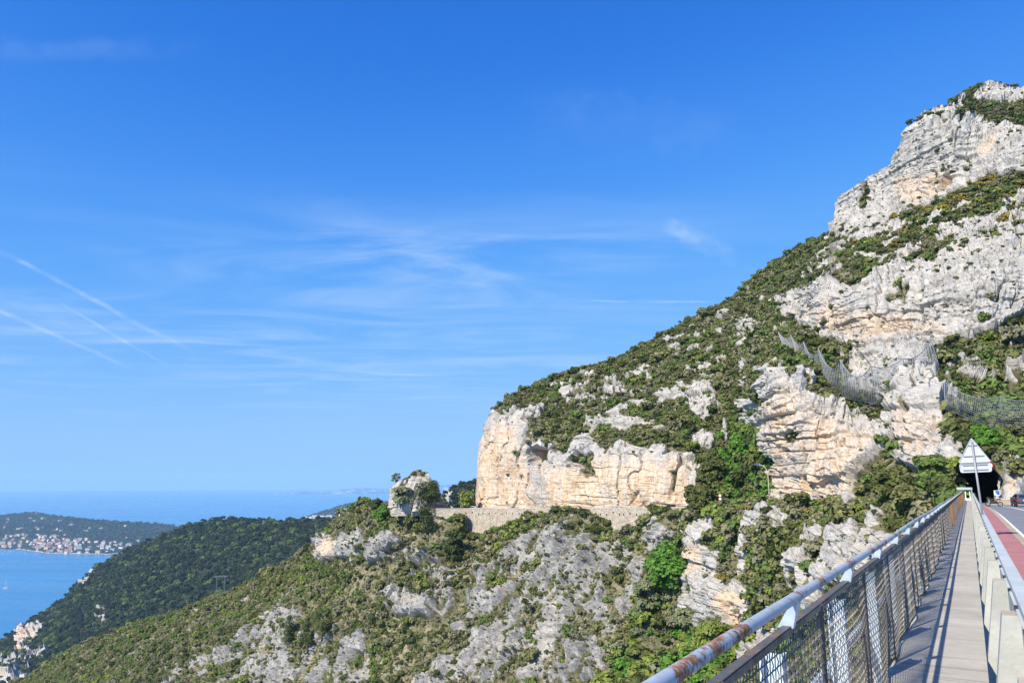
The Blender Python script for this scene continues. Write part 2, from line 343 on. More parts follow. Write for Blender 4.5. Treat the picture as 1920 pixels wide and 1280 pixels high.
    Fq = np.stack([idx[:-1, :-1], idx[1:, :-1], idx[1:, 1:], idx[:-1, 1:]], -1).reshape(-1, 4)
    if hole is not None:
        hm = poly_mask(PX, PY, hole, 0.5) > 0.5; hm = (hm[:-1, :-1] & hm[1:, 1:]).ravel(); Fq = Fq[~hm]
    o = mesh_np(name, Q.reshape(-1, 3), Fq, mat, smooth=smooth)
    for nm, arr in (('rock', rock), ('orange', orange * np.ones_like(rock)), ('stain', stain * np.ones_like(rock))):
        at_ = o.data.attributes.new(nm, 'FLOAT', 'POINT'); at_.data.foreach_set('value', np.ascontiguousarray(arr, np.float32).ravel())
    o['kind'] = 'structure'
    SHEETS[name] = dict(P=Q, N=N, px=PX, py=PY, rock=rock, area=area, orange=orange * np.ones_like(rock), nb=nb, nl=nl, prob=prob)
    return o
def maxmask(px, py, polys):
    out = np.zeros(np.shape(px))
    for v, p, fe in polys: out = np.maximum(out, v * poly_mask(px, py, p, fe))
    return out

# --- the mountain with the headland cliff, above the old road
M_TOP = interp([(880, 952), (899, 950), (902, 905), (906, 834), (914, 790), (924, 771), (943, 757), (974, 735), (1015, 716), (1059, 700), (1109, 688), (1146, 675), (1184, 660), (1215, 643), (1240, 629), (1290, 601), (1340, 579), (1380, 554), (1420, 516), (1442, 502), (1492, 468), (1535, 450), (1557, 442), (1566, 402), (1577, 369), (1605, 352), (1633, 338), (1660, 316), (1678, 303), (1690, 278), (1698, 264), (1708, 243), (1723, 224), (1754, 205), (1771, 200), (1793, 187), (1819, 175), (1841, 163), (1886, 165), (1920, 169), (1980, 185), (2060, 215), (2200, 300)])
M_BOT = interp([(880, 958), (1290, 958), (1440, 950), (1500, 948), (1640, 946), (1790, 945), (1800, 945), (2200, 945)])
M_R = tps([(899, 955, 296), (930, 955, 284), (1000, 955, 266), (1100, 953, 246), (1200, 952, 229), (1290, 950, 216), (1350, 945, 208), (1440, 942, 187), (1520, 940, 170), (1620, 940, 150), (1700, 938, 138), (1790, 936, 127), (1860, 936, 126), (1920, 934, 124), (2050, 934, 124),
    (899, 870, 300), (903, 815, 306), (930, 800, 290), (935, 860, 285), (1000, 870, 268), (1000, 790, 273), (1080, 850, 253), (1170, 840, 238), (1260, 860, 223), (1300, 900, 217),
    (930, 765, 300), (1000, 730, 310), (1010, 760, 290), (1100, 780, 272), (1100, 695, 322), (1200, 760, 270), (1280, 780, 250), (1200, 660, 330), (1290, 700, 290), (1290, 605, 350), (1380, 640, 310), (1400, 540, 372), (1490, 475, 392), (1480, 560, 330), (1400, 720, 250),
    (1350, 830, 232), (1350, 890, 218), (1400, 830, 226), (1400, 900, 208), (1420, 780, 222),
    (1440, 760, 196), (1436, 830, 194), (1465, 880, 184), (1440, 700, 203), (1480, 690, 203), (1550, 760, 178), (1560, 850, 168), (1600, 790, 172), (1640, 810, 163), (1640, 880, 152), (1700, 730, 168), (1700, 800, 155), (1760, 740, 158), (1760, 800, 146), (1797, 850, 132), (1740, 880, 141),
    (1870, 850, 136), (1900, 800, 150), (1900, 880, 129), (1860, 740, 168), (1920, 700, 180),
    (1500, 640, 240), (1600, 700, 205), (1660, 720, 190), (1740, 690, 186), (1640, 660, 208), (1800, 680, 184),
    (1470, 580, 290), (1500, 610, 268), (1520, 550, 282), (1600, 640, 226), (1600, 530, 238), (1720, 650, 206), (1740, 520, 218), (1900, 600, 204), (1900, 470, 222), (1800, 640, 196), (1800, 500, 218),
    (1600, 470, 300), (1700, 450, 276), (1760, 430, 274), (1900, 420, 256), (1900, 370, 284), (1800, 380, 296),
    (1570, 425, 352), (1640, 415, 330), (1720, 385, 318), (1800, 350, 308), (1900, 322, 302), (1590, 365, 362), (1690, 290, 338), (1730, 230, 332), (1800, 240, 322), (1900, 255, 316), (1840, 215, 345), (1900, 200, 352), (1850, 168, 368), (1920, 172, 368), (2100, 250, 350), (2100, 600, 220), (2100, 800, 150)])
CAVE = [(1004, 846), (1008, 838), (1020, 838), (1030, 842), (1037, 852), (1034, 862), (1020, 864), (1012, 868), (1003, 862)]
CAVE2 = [(1768, 355), (1776, 340), (1786, 331), (1795, 341), (1793, 351), (1780, 362), (1771, 364)]
M_HARD = [(1.25, [(893, 965), (900, 800), (918, 785), (945, 765), (990, 758), (1021, 765), (1024, 796), (1000, 818), (1004, 828), (1042, 832), (1050, 846), (1071, 852), (1080, 832), (1121, 828), (1140, 858), (1168, 830), (1215, 840), (1240, 834), (1259, 856), (1293, 859), (1312, 884), (1302, 937), (1290, 965)], 5),
    (1.3, [(1428, 700), (1470, 681), (1521, 703), (1520, 740), (1549, 760), (1571, 754), (1599, 787), (1627, 784), (1640, 803), (1660, 800), (1684, 768), (1703, 720), (1734, 717), (1771, 740), (1765, 774), (1785, 813), (1802, 838), (1800, 878), (1717, 890), (1675, 850), (1633, 880), (1612, 925), (1608, 945), (1450, 945), (1464, 920), (1459, 864), (1422, 815), (1402, 786), (1436, 757)], 4),
    (1.25, [(1452, 575), (1480, 550), (1560, 522), (1590, 538), (1622, 530), (1665, 498), (1750, 496), (1800, 470), (1860, 455), (1930, 432), (2100, 420), (2100, 590), (1920, 592), (1870, 622), (1800, 645), (1757, 662), (1735, 690), (1700, 696), (1650, 680), (1600, 655), (1560, 642), (1500, 612), (1462, 582)], 5),
    (1.3, [(1553, 450), (1560, 395), (1570, 365), (1633, 332), (1672, 298), (1690, 258), (1716, 222), (1754, 208), (1790, 214), (1802, 233), (1835, 230), (1862, 240), (1900, 236), (1930, 250), (2200, 300), (2200, 330), (1920, 323), (1858, 328), (1819, 347), (1788, 366), (1717, 396), (1661, 414), (1625, 428), (1590, 440)], 4),
    (0.95, [(1815, 188), (1841, 158), (1930, 160), (2000, 180), (1940, 196), (1880, 192), (1840, 190)], 4), (0.9, [(1770, 200), (1800, 180), (1812, 192), (1790, 205)], 3),
    (0.95, [(1040, 728), (1060, 722), (1075, 738), (1068, 752), (1046, 748)], 4), (0.9, [(1127, 738), (1160, 720), (1178, 730), (1176, 748), (1140, 748)], 4), (0.95, [(1175, 700), (1205, 680), (1226, 686), (1218, 705), (1190, 712)], 4),
    (0.9, [(1222, 738), (1250, 728), (1262, 745), (1240, 756)], 4), (1.1, [(1280, 745), (1306, 717), (1338, 720), (1340, 760), (1330, 790), (1300, 778), (1284, 770)], 4), (0.85, [(1135, 790), (1165, 768), (1180, 790), (1214, 775), (1216, 800), (1160, 812)], 5),
    (1.0, [(1297, 815), (1318, 802), (1337, 812), (1332, 838), (1302, 834)], 4), (1.0, [(1354, 806), (1366, 800), (1366, 838), (1356, 836)], 3), (0.8, [(1375, 600), (1410, 596), (1412, 618), (1384, 622)], 4),
    (1.2, [(1616, 450), (1632, 422), (1658, 412), (1662, 436), (1636, 452)], 4), (1.1, [(1752, 430), (1820, 412), (1870, 414), (1874, 440), (1800, 450), (1770, 446)], 5), (1.2, [(1778, 478), (1795, 458), (1850, 456), (1880, 470), (1872, 500), (1800, 500)], 5), (1.05, [(1668, 490), (1680, 466), (1720, 458), (1738, 474), (1700, 494)], 4),
    (1.0, [(1598, 470), (1640, 466), (1650, 480), (1604, 490)], 4), (1.0, [(1575, 660), (1640, 660), (1700, 690), (1760, 700), (1752, 730), (1700, 722), (1660, 752), (1600, 735)], 6), (1.0, [(1872, 890), (1894, 868), (1920, 900), (1925, 945), (1866, 945)], 4),
    (0.9, [(1880, 690), (1920, 682), (1930, 710), (1890, 712)], 4), (0.8, [(1400, 760), (1425, 735), (1432, 770), (1410, 790)], 4), (0.8, [(1800, 690), (1850, 686), (1846, 712), (1806, 712)], 5)]
M_SOFT = [(0.31, [(985, 745), (1100, 700), (1240, 690), (1350, 720), (1345, 840), (1200, 830), (1040, 830), (1000, 800)], 25), (0.26, [(1000, 730), (1300, 600), (1450, 500), (1470, 620), (1400, 760), (1250, 700)], 20), (0.40, [(1560, 450), (1800, 360), (1930, 330), (2100, 340), (2100, 440), (1930, 430), (1660, 500), (1480, 548)], 14),
    (0.35, [(1740, 640), (1930, 590), (2100, 600), (2100, 760), (1760, 760)], 20)]
M_VEG = [([(925, 775), (950, 755), (1000, 735), (1030, 770), (985, 772), (950, 790)], 6), ([(985, 790), (1026, 775), (1030, 800), (1004, 815)], 5), ([(1078, 853), (1120, 856), (1118, 896), (1104, 902), (1094, 884)], 5), ([(1630, 944), (1634, 900), (1668, 842), (1690, 815), (1700, 828), (1690, 856), (1662, 900), (1668, 944)], 5), ([(1588, 500), (1610, 485), (1640, 505), (1632, 535), (1600, 540)], 5), ([(1690, 490), (1740, 470), (1770, 474), (1768, 496), (1700, 500)], 5),
    ([(1480, 808), (1500, 800), (1516, 812), (1500, 830), (1478, 832)], 4), ([(1512, 735), (1540, 715), (1552, 735), (1540, 757), (1516, 752)], 4), ([(1584, 765), (1600, 745), (1640, 755), (1640, 782), (1600, 785)], 4), ([(1612, 395), (1622, 365), (1636, 340), (1640, 352), (1634, 380), (1624, 402)], 3), ([(1782, 330), (1796, 210), (1850, 196), (1930, 200), (1930, 244), (1840, 228), (1800, 228)], 3)]
M_ORANGE = [(1.0, [(890, 965), (898, 830), (930, 800), (975, 800), (1000, 880), (1050, 880), (1140, 862), (1290, 872), (1300, 960)], 22), (0.75, [(1440, 790), (1470, 740), (1560, 790), (1640, 830), (1640, 940), (1450, 940)], 22), (0.85, [(1436, 748), (1456, 742), (1462, 780), (1440, 786)], 7),
    (0.6, [(1520, 580), (1560, 570), (1660, 590), (1760, 610), (1780, 640), (1700, 660), (1600, 650), (1530, 610)], 14), (0.65, [(1690, 340), (1740, 320), (1800, 330), (1790, 360), (1720, 392), (1690, 380)], 12), (0.5, [(1850, 255), (1880, 255), (1870, 290), (1840, 310), (1830, 290)], 8), (0.5, [(1690, 780), (1760, 770), (1790, 830), (1740, 860), (1690, 840)], 14), (0.7, [(1900, 880), (1915, 880), (1915, 940), (1900, 940)], 6)]
M_STAIN = [(0.85, [(1002, 892), (1014, 886), (1036, 890), (1034, 950), (1006, 950)], 5), (0.5, [(1500, 690), (1515, 760), (1530, 820), (1520, 870), (1508, 800), (1490, 730)], 8), (0.5, [(1480, 860), (1500, 830), (1540, 860), (1540, 900), (1490, 905)], 10), (0.45, [(1120, 828), (1140, 825), (1130, 858), (1118, 856)], 5), (0.35, [(1860, 560), (1900, 540), (1920, 590), (1870, 610)], 12), (0.4, [(1660, 640), (1750, 630), (1750, 690), (1660, 690)], 12)]
def paint_m(px, py, P):
    prob = np.maximum(maxmask(px, py, M_HARD), maxmask(px, py, M_SOFT))
    for p, fe in M_VEG: prob = prob * (1 - 0.9 * poly_mask(px, py, p, fe))
    c1 = poly_mask(px, py, CAVE, 2.5); c2 = poly_mask(px, py, CAVE2, 2.5)
    ora = maxmask(px, py, M_ORANGE); st = maxmask(px, py, M_STAIN)
    return prob, np.clip(ora + 0.8 * c1 + 0.5 * c2, 0, 1), np.clip(st, 0, 1), -9.0 * c1 - 6.0 * c2
TUNNEL = [(1800, 946), (1793, 920), (1791, 905), (1798, 893), (1803, 884), (1811, 878), (1817, 868), (1830, 861), (1842, 864), (1851, 862), (1861, 871), (1866, 882), (1874, 894), (1871, 908), (1872, 920), (1864, 932), (1863, 946)]
def quiet_tunnel(px, py, P, d): k = poly_mask(px, py, [(1780, 960), (1784, 880), (1805, 848), (1862, 842), (1886, 870), (1888, 960)], 9); return d * (1 - k)
m_xs = np.concatenate([np.arange(898, 1960, 1.55), np.linspace(1962, 2190, 60)])
sheet('mountain', m_xs, M_TOP, M_BOT, M_R, 440, 3, paint_m, back=(7, 9.0, 2.5), left=(6, 7.0), hole=TUNNEL, extra=quiet_tunnel, dip=0.06, nfreq=5.5, bed=1.0, crag=0.7, block=0.8, calm=lambda x, y: np.maximum(0.95 * poly_mask(x, y, [(880, 965), (890, 760), (1060, 800), (1120, 960)], 30), 0.75 * poly_mask(x, y, [(1120, 965), (1120, 820), (1320, 840), (1320, 960)], 20)))

# --- the hillside below the old road, falling to the left into the valley
B_TOP = interp([(20, 1284), (60, 1262), (110, 1232), (160, 1204), (200, 1190), (270, 1165), (330, 1150), (380, 1128), (440, 1106), (480, 1083), (540, 1055), (580, 1025), (610, 1008), (622, 985), (640, 966), (660, 952), (680, 942), (700, 943), (730, 948), (812, 954), (816, 968), (860, 984), (888, 1006), (905, 1000), (960, 986), (1010, 969), (1045, 956), (1070, 955), (1095, 957), (1120, 968), (1132, 978), (1146, 1003), (1166, 1003), (1190, 990), (1215, 968), (1232, 957), (1256, 958), (1268, 975), (1276, 1005), (1286, 1036), (1334, 1044)])
B_BOT = interp([(20, 1340), (1330, 1340)])
B_R = tps([(60, 1262, 560), (200, 1190, 500), (350, 1142, 445), (480, 1083, 400), (600, 1012, 352), (640, 968, 338), (740, 950, 306), (816, 966, 286), (860, 984, 282), (888, 1006, 279), (960, 986, 268.5), (1010, 969, 257), (1070, 955, 245.5), (1120, 968, 236), (1156, 1003, 229.5), (1215, 968, 220), (1244, 957, 216), (1276, 1005, 211), (1292, 1040, 208.5),
    (700, 1000, 306), (620, 1040, 330), (690, 1042, 300), (780, 1050, 286), (900, 1060, 266), (1000, 1050, 249), (1100, 1060, 230), (1180, 1060, 220), (1250, 1100, 209),
    (560, 1130, 330), (700, 1130, 284), (800, 1130, 266), (900, 1150, 246), (1000, 1150, 230), (1100, 1150, 216), (1200, 1160, 208),
    (60, 1340, 470), (200, 1280, 425), (300, 1230, 405), (400, 1230, 370), (500, 1280, 312), (600, 1280, 290), (700, 1230, 270), (700, 1340, 244), (850, 1280, 234), (1000, 1280, 212), (1100, 1300, 197), (1200, 1280, 194), (1300, 1200, 205), (1300, 1340, 180)])
B_HARD = [(1.2, [(596, 1050), (603, 1015), (614, 998), (636, 1020), (655, 1005), (692, 994), (694, 1040), (667, 1050), (630, 1045)], 4), (1.15, [(690, 1050), (705, 1018), (742, 1002), (762, 1022), (730, 1034), (712, 1055)], 4), (0.78, [(724, 1050), (770, 1034), (827, 1028), (830, 1066), (777, 1062)], 5), (0.9, [(742, 1130), (761, 1109), (785, 1122), (824, 1127), (829, 1150), (780, 1170), (745, 1155)], 5),
    (0.66, [(480, 1190), (512, 1145), (545, 1113), (574, 1158), (552, 1215), (600, 1208), (560, 1290), (470, 1290)], 8), (0.58, [(395, 1228), (440, 1205), (475, 1172), (490, 1215), (450, 1250), (320, 1275), (310, 1256)], 7), (0.62, [(600, 1240), (667, 1205), (699, 1225), (690, 1290), (560, 1290)], 8), (1.0, [(668, 1208), (690, 1200), (700, 1225), (680, 1232)], 4)]
B_SOFT = [(0.62, [(690, 1290), (760, 1235), (830, 1200), (870, 1150), (890, 1095), (880, 1060), (930, 1045), (960, 1010), (1010, 990), (1060, 990), (1120, 1000), (1180, 1020), (1220, 1060), (1200, 1110), (1170, 1180), (1120, 1290)], 14), (0.42, [(700, 1090), (880, 1060), (860, 1150), (720, 1180)], 14), (0.5, [(1190, 980), (1270, 970), (1290, 1040), (1220, 1040)], 8), (0.38, [(300, 1290), (480, 1180), (720, 1180), (700, 1290)], 15), (0.6, [(1010, 975), (1050, 965), (1090, 985), (1080, 1030), (1030, 1020)], 8), (0.12, [(0, 1300), (500, 1070), (600, 1100), (400, 1220)], 20)]
B_VEG = [([(700, 1290), (790, 1235), (900, 1160), (980, 1110), (1000, 1122), (920, 1180), (820, 1240), (750, 1290)], 8), ([(900, 1040), (1000, 975), (1060, 960), (1100, 962), (1000, 1000), (920, 1060)], 8)]
def paint_b(px, py, P):
    prob = np.maximum(maxmask(px, py, B_HARD), maxmask(px, py, B_SOFT))
    for p, fe in B_VEG: prob = prob * (1 - 0.75 * poly_mask(px, py, p, fe))
    return prob, maxmask(px, py, [(0.8, [(600, 1050), (614, 1010), (650, 1010), (640, 1045)], 8), (0.5, [(930, 1110), (960, 1105), (960, 1130), (930, 1130)], 6), (0.4, [(760, 1130), (790, 1125), (790, 1140), (760, 1142)], 4)]), 0 * prob, 0 * prob
sheet('hillside', np.arange(20, 1332, 1.7), B_TOP, B_BOT, B_R, 230, 11, paint_b, mat=M_ROCK_SHADE, back=(7, 9.0, 3.5), dip=-0.35, amp=0.95, flute=2.5, block=0.7, rib=62.0, crag=2.3, stand=1.0, cleft_soil_shade=1.3, brk=2.0, nfreq=5.0)

# --- the spur under the bridge end, on the near side of the gully
C_TOP = interp([(1284, 962), (1300, 957), (1340, 955), (1440, 946), (1520, 946), (1640, 944), (1720, 938), (1788, 934), (1802, 945), (1812, 990), (1990, 1010)])
C_BOT = interp([(1284, 1340), (2000, 1340)])
C_R = tps([(1284, 960, 213), (1300, 960, 209), (1350, 955, 203), (1440, 946, 181), (1520, 946, 164), (1640, 944, 144), (1720, 940, 131), (1790, 935, 112), (1812, 990, 98), (1850, 1000, 94), (1990, 1010, 90),
    (1286, 1040, 207), (1294, 1010, 201), (1320, 1000, 197), (1290, 1120, 202), (1300, 1180, 195), (1330, 1100, 190), (1350, 1160, 186), (1400, 1170, 176), (1400, 1060, 183), (1380, 1000, 190), (1430, 980, 174), (1450, 1040, 166), (1480, 1050, 150), (1480, 1130, 145), (1530, 1020, 151), (1540, 1100, 138), (1600, 1000, 136), (1620, 1060, 126), (1700, 1000, 117), (1700, 1080, 108), (1780, 1000, 101), (1780, 1100, 93),
    (1290, 1230, 182), (1330, 1220, 172), (1290, 1300, 166), (1400, 1240, 152), (1400, 1330, 138), (1500, 1230, 132), (1500, 1330, 122), (1650, 1230, 103), (1650, 1330, 95), (1900, 1200, 84), (1900, 1330, 76), (2000, 1100, 85)])
C_HARD = [(1.3, [(1285, 1180), (1287, 1090), (1290, 1012), (1297, 994), (1322, 968), (1340, 972), (1336, 997), (1316, 1014), (1332, 1022), (1334, 1044), (1350, 1036), (1356, 1066), (1362, 1096), (1387, 1092), (1409, 1114), (1412, 1140), (1398, 1172), (1373, 1182), (1327, 1170), (1309, 1186)], 4), (1.1, [(1405, 980), (1412, 962), (1450, 956), (1456, 980), (1440, 1000), (1412, 998)], 4),
    (1.25, [(1477, 1137), (1475, 1060), (1482, 1038), (1506, 1034), (1524, 1012), (1537, 1025), (1560, 1000), (1578, 985), (1616, 993), (1622, 1034), (1632, 1062), (1600, 1085), (1575, 1105), (1519, 1140), (1500, 1150)], 4), (1.2, [(1393, 1212), (1416, 1190), (1447, 1165), (1464, 1180), (1462, 1212), (1430, 1240), (1400, 1248)], 4), (1.0, [(1440, 1140), (1480, 1130), (1500, 1160), (1460, 1175)], 5), (0.95, [(1700, 1010), (1740, 1000), (1740, 1040), (1690, 1060)], 6)]
C_SOFT = [(0.40, [(1470, 1000), (1640, 960), (1700, 980), (1680, 1080), (1500, 1150)], 12), (0.3, [(1300, 960), (1480, 950), (1480, 1100), (1420, 1100), (1360, 1040)], 10)]
C_VEG = [([(1526, 1040), (1545, 1020), (1550, 1060), (1530, 1130), (1515, 1130)], 4), ([(1484, 1075), (1500, 1070), (1500, 1110), (1488, 1110)], 3)]
def paint_c(px, py, P):
    prob = np.maximum(maxmask(px, py, C_HARD), maxmask(px, py, C_SOFT))
    for p, fe in C_VEG: prob = prob * (1 - 0.8 * poly_mask(px, py, p, fe))
    return prob, maxmask(px, py, [(0.8, [(1296, 1015), (1330, 1020), (1320, 1080), (1296, 1080)], 12), (0.9, [(1345, 1110), (1360, 1106), (1400, 1120), (1400, 1165), (1385, 1175), (1350, 1150)], 8)]), maxmask(px, py, [(0.5, [(1300, 1120), (1340, 1115), (1345, 1160), (1300, 1170)], 8)]), 0 * prob
sheet('spur', np.concatenate([np.arange(1286, 1800, 1.5), np.linspace(1803, 1990, 50)]), C_TOP, C_BOT, C_R, 260, 23, paint_c, back=(4, 2.5, 0.25), left=(5, 6.0), amp=0.85, dip=0.22, bed=1.0, crag=0.6)

# the lone rock knob at the end of the ridge
K_TOP = interp([(733, 946), (735, 925), (737, 914), (743, 909), (750, 906), (757, 898), (763, 897), (769, 889), (775, 887), (781, 880), (787, 880), (793, 885), (799, 886), (803, 897), (810, 905), (815, 922), (830, 948)])
K_R = tps([(736, 930, 300), (745, 935, 296), (770, 930, 291), (785, 900, 295), (800, 930, 294), (826, 945, 299), (784, 884, 300), (760, 905, 296), (770, 960, 289), (736, 960, 298), (826, 960, 296)])
o = sheet('rock_knob', np.arange(733, 831, 0.9), K_TOP, interp([(733, 966), (831, 966)]), K_R, 84, 61, lambda px, py, P: (0.95 - 0.55 * poly_mask(px, py, [(736, 915), (745, 904), (780, 876), (800, 880), (806, 900), (790, 896), (765, 906)], 3), 0.3 + 0 * px, 0 * px, 0 * px), back=(5, 2.5, 1.6), left=(4, 2.5), amp=0.75, block=0.55, u0=290, crag=1.6, rib=75.0, stand=0.2)
del o['kind']; tag(o, 'lone pale rock knob standing on the ridge end against the sea', 'rock')

# ------------------------------------------------------------------ sea, far hills and coast
SEA_Z = -400.0
def sea_mat():
    m_, t_, b = new_mat('sea_water'); P = t_.node('ShaderNodeNewGeometry').outputs['Position']
    big_ = t_.noise(t_.node('ShaderNodeMapping', {'Vector': P, 'Scale': (0.0006, 0.0022, 1)}).outputs[0], 1.0, 5, 0.6, distortion=0.7)
    slick = t_.noise(t_.node('ShaderNodeMapping', {'Vector': P, 'Scale': (0.0009, 0.0075, 1), 'Rotation': (0, 0, R(4))}).outputs[0], 1.0, 4, 0.6)
    t_.set(b.inputs['Base Color'], t_.mix(t_.m('ADD', t_.m('MULTIPLY', t_.ss(big_, 0.35, 0.7), 0.6), t_.m('MULTIPLY', t_.ss(slick, 0.45, 0.6), 0.4)), (0.022, 0.165, 0.34, 1), (0.042, 0.225, 0.42, 1)))  # base colour lightened to paint some haze onto the water
    t_.set(b.inputs['Roughness'], t_.m('ADD', 0.22, t_.m('MULTIPLY', t_.ss(slick, 0.4, 0.65), 0.14)))
    b.inputs['IOR'].default_value = 1.33
    wv = t_.m('ADD', t_.noise(P, 0.05, 4, 0.6), t_.m('MULTIPLY', t_.noise(P, 0.012, 3), 0.8))
    t_.set(b.inputs['Normal'], t_.node('ShaderNodeBump', {'Strength': 0.30, 'Distance': 3.0, 'Height': wv}).outputs[0])
    return m_
def make_sea():
    rr = np.array([1, 600, 1500, 2500, 4000, 6500, 10000, 16000, 25000, 36700.0]); an = np.linspace(0, 2 * np.pi, 145)[:-1]
    V = np.stack([np.outer(rr, np.cos(an)), np.outer(rr, np.sin(an)), np.full((len(rr), 144), SEA_Z)], -1).reshape(-1, 3)
    i = np.arange(len(rr) * 144).reshape(len(rr), 144); j = np.roll(i, -1, 1)
    o = mesh_np('sea', V, np.stack([i[:-1], i[1:], j[1:], j[:-1]], -1).reshape(-1, 4), sea_mat()); o['kind'] = 'structure'
make_sea()
M_WOOD = terrain_mat('wooded_slope', soil=((0.010, 0.016, 0.008), (0.020, 0.028, 0.012), (0.05, 0.048, 0.025)), tex=0.12)
M_CAPE = terrain_mat('pine_covered_cape', rock_lo=(0.25, 0.23, 0.2), rock_hi=(0.5, 0.46, 0.4), soil=((0.008, 0.014, 0.008), (0.022, 0.034, 0.016), (0.05, 0.055, 0.03)), tex=0.10)
D_TOP = interp([(-160, 1290), (-60, 1235), (0, 1201), (31, 1183), (56, 1165), (81, 1148), (119, 1123), (141, 1101), (175, 1067), (219, 1042), (259, 1024), (312, 1002), (344, 989), (375, 979), (406, 974), (437, 974), (480, 977), (560, 978), (610, 973), (640, 975), (720, 985)])
D_BOT = interp([(-160, 1420), (0, 1340), (60, 1275), (200, 1200), (350, 1152), (480, 1096), (600, 1020), (720, 1010)])
D_R = tps([(-160, 1290, 1600), (0, 1201, 1900), (119, 1122, 1960), (175, 1066, 1960), (259, 1023, 1900), (437, 973, 1750), (560, 977, 1560), (640, 974, 1500), (720, 985, 1400), (0, 1340, 1150), (60, 1275, 1250), (200, 1200, 1300), (350, 1152, 1300), (480, 1096, 1280), (600, 1020, 1300), (300, 1080, 1560), (450, 1040, 1480), (120, 1180, 1600), (0, 1260, 1480), (720, 1010, 1250), (-160, 1400, 1000)])
def paint_d(px, py, P):
    prob = maxmask(px, py, [(1.2, [(28, 1185), (60, 1168), (84, 1170), (66, 1196), (52, 1206), (50, 1222), (34, 1224)], 3), (0.5, [(176, 1150), (204, 1140), (206, 1172), (180, 1176)], 5), (0.8, [(150, 1090), (180, 1064), (180, 1072), (156, 1098)], 3), (1.0, [(44, 1222), (94, 1218), (92, 1230), (60, 1232)], 3), (0.5, [(-5, 1232), (60, 1230), (60, 1290), (-5, 1290)], 6), (0.0, [(330, 1035), (420, 1010), (420, 1120), (340, 1120)], 8)])
    return prob, maxmask(px, py, [(0.8, [(30, 1182), (60, 1170), (70, 1190), (50, 1225), (34, 1225)], 4)]), 0 * prob, 0 * prob
sheet('wooded_hill', np.arange(-160, 724, 3.2), D_TOP, D_BOT, D_R, 120, 31, paint_d, mat=M_WOOD, back=(6, 70, 18), soft=3.0, amp=5.0, u0=1500, warp=3, smooth=False)
E_TOP = interp([(-260, 975), (-150, 970), (0, 967), (20, 965), (50, 962), (65, 961), (90, 966), (120, 970), (160, 974), (200, 977), (240, 980), (290, 982), (335, 989), (365, 1000), (420, 1015), (440, 1020)])
E_BOT = interp([(-260, 1024), (0, 1028), (40, 1030), (60, 1033), (90, 1037), (130, 1038), (200, 1039), (225, 1037), (260, 1034), (440, 1030)])
def shore(px, py): d = ray(px, py); return SEA_Z / d[..., 2] * np.hypot(d[..., 0], d[..., 1])
def E_R(px, py):
    k = np.clip((E_BOT(px) - py) / (E_BOT(px) - E_TOP(px)), 0, 1); r0 = shore(px, E_BOT(px)); h = np.clip(135 - 0.16 * np.abs(px - 60), 25, 135)
    d = ray(px, E_TOP(px)); r1 = (SEA_Z + h) / d[..., 2] * np.hypot(d[..., 0], d[..., 1])
    sl = np.where(k < 0.25, 0.35 * k / 0.25, 0.35 + 0.65 * (k - 0.25) / 0.75)
    return r0 + (r1 - r0) * k ** 1.15 + 0 * sl
def paint_e(px, py, P):
    prob = 1.0 * (py > E_BOT(px) - 1.6) * (px > 30); return prob, 0.5 * prob, 0 * prob, 0 * prob
sheet('peninsula', np.arange(-260, 440, 2.0), E_TOP, E_BOT, E_R, 60, 41, paint_e, mat=M_CAPE, back=(5, 250, 12), soft=6.0, amp=0.2, u0=4500, warp=0.5)
G_TOP = interp([(556, 974), (570, 969), (590, 962), (615, 954), (640, 946), (665, 940), (700, 937), (740, 940), (800, 950)])
sheet('headland', np.arange(556, 802, 2.0), G_TOP, interp([(556, 978), (800, 990)]), lambda px, py: 6900 - 6.0 * (py - 940) + 0 * px, 24, 43, lambda px, py, P: (0 * px, 0 * px, 0 * px, 0 * px), mat=M_CAPE, back=(4, 250, 30), soft=8.0, warp=0)
H_TOP = interp([(820, 948), (836, 925), (846, 914), (860, 909), (880, 906), (890, 902), (900, 897), (930, 890), (960, 885)])
H_R = tps([(820, 948, 820), (860, 909, 900), (930, 890, 950), (830, 965, 700), (900, 965, 720), (960, 965, 740), (890, 930, 830)])
sheet('wooded_spur', np.arange(820, 962, 1.6), H_TOP, interp([(820, 966), (960, 966)]), H_R, 40, 47, lambda px, py, P: (maxmask(px, py, [(0.9, [(836, 925), (842, 918), (848, 935), (840, 945)], 4)]) + 0.2, 0 * px, 0 * px, 0 * px), mat=M_WOOD, back=(4, 30, 8), soft=2.0, amp=2.0, u0=800, warp=2)
m_, t_, b_ = new_mat('far_shore'); P_ = t_.node('ShaderNodeNewGeometry').outputs['Position']
t_.set(b_.inputs['Base Color'], t_.mix(t_.ss(t_.noise(P_, 0.004, 5, 0.7), 0.5, 0.62), (0.03, 0.045, 0.04, 1), (0.62, 0.60, 0.56, 1))); b_.inputs['Roughness'].default_value = 0.9
def far_land(name, xs, yt, yb, r, mat, seed, depth=900):
    yt_ = yt(xs) + 0.8 * (hash01(np.arange(len(xs)), 0, 0, seed) - 0.5); top = at(xs, yt_, r); top2 = top * [1.05, 1.05, 1]; bot = top * [0.985, 0.985, 0]; bot[:, 2] = SEA_Z - 3
    bk = top2.copy(); bk[:, 2] = SEA_Z - 3
    V = np.concatenate([bot, top, top2, bk]); n = len(xs); i = np.arange(n - 1)
    o = mesh_np(name, V, np.concatenate([np.stack([i + k * n, i + 1 + k * n, i + 1 + (k + 1) * n, i + (k + 1) * n], -1) for k in range(3)]), mat); o['kind'] = 'structure'
far_land('far_coast', np.arange(515, 840, 2.0), interp([(515, 924.5), (560, 922.8), (640, 922.2), (700, 921.6), (760, 921), (840, 920.5)]), 0, 26000.0, m_, 5)
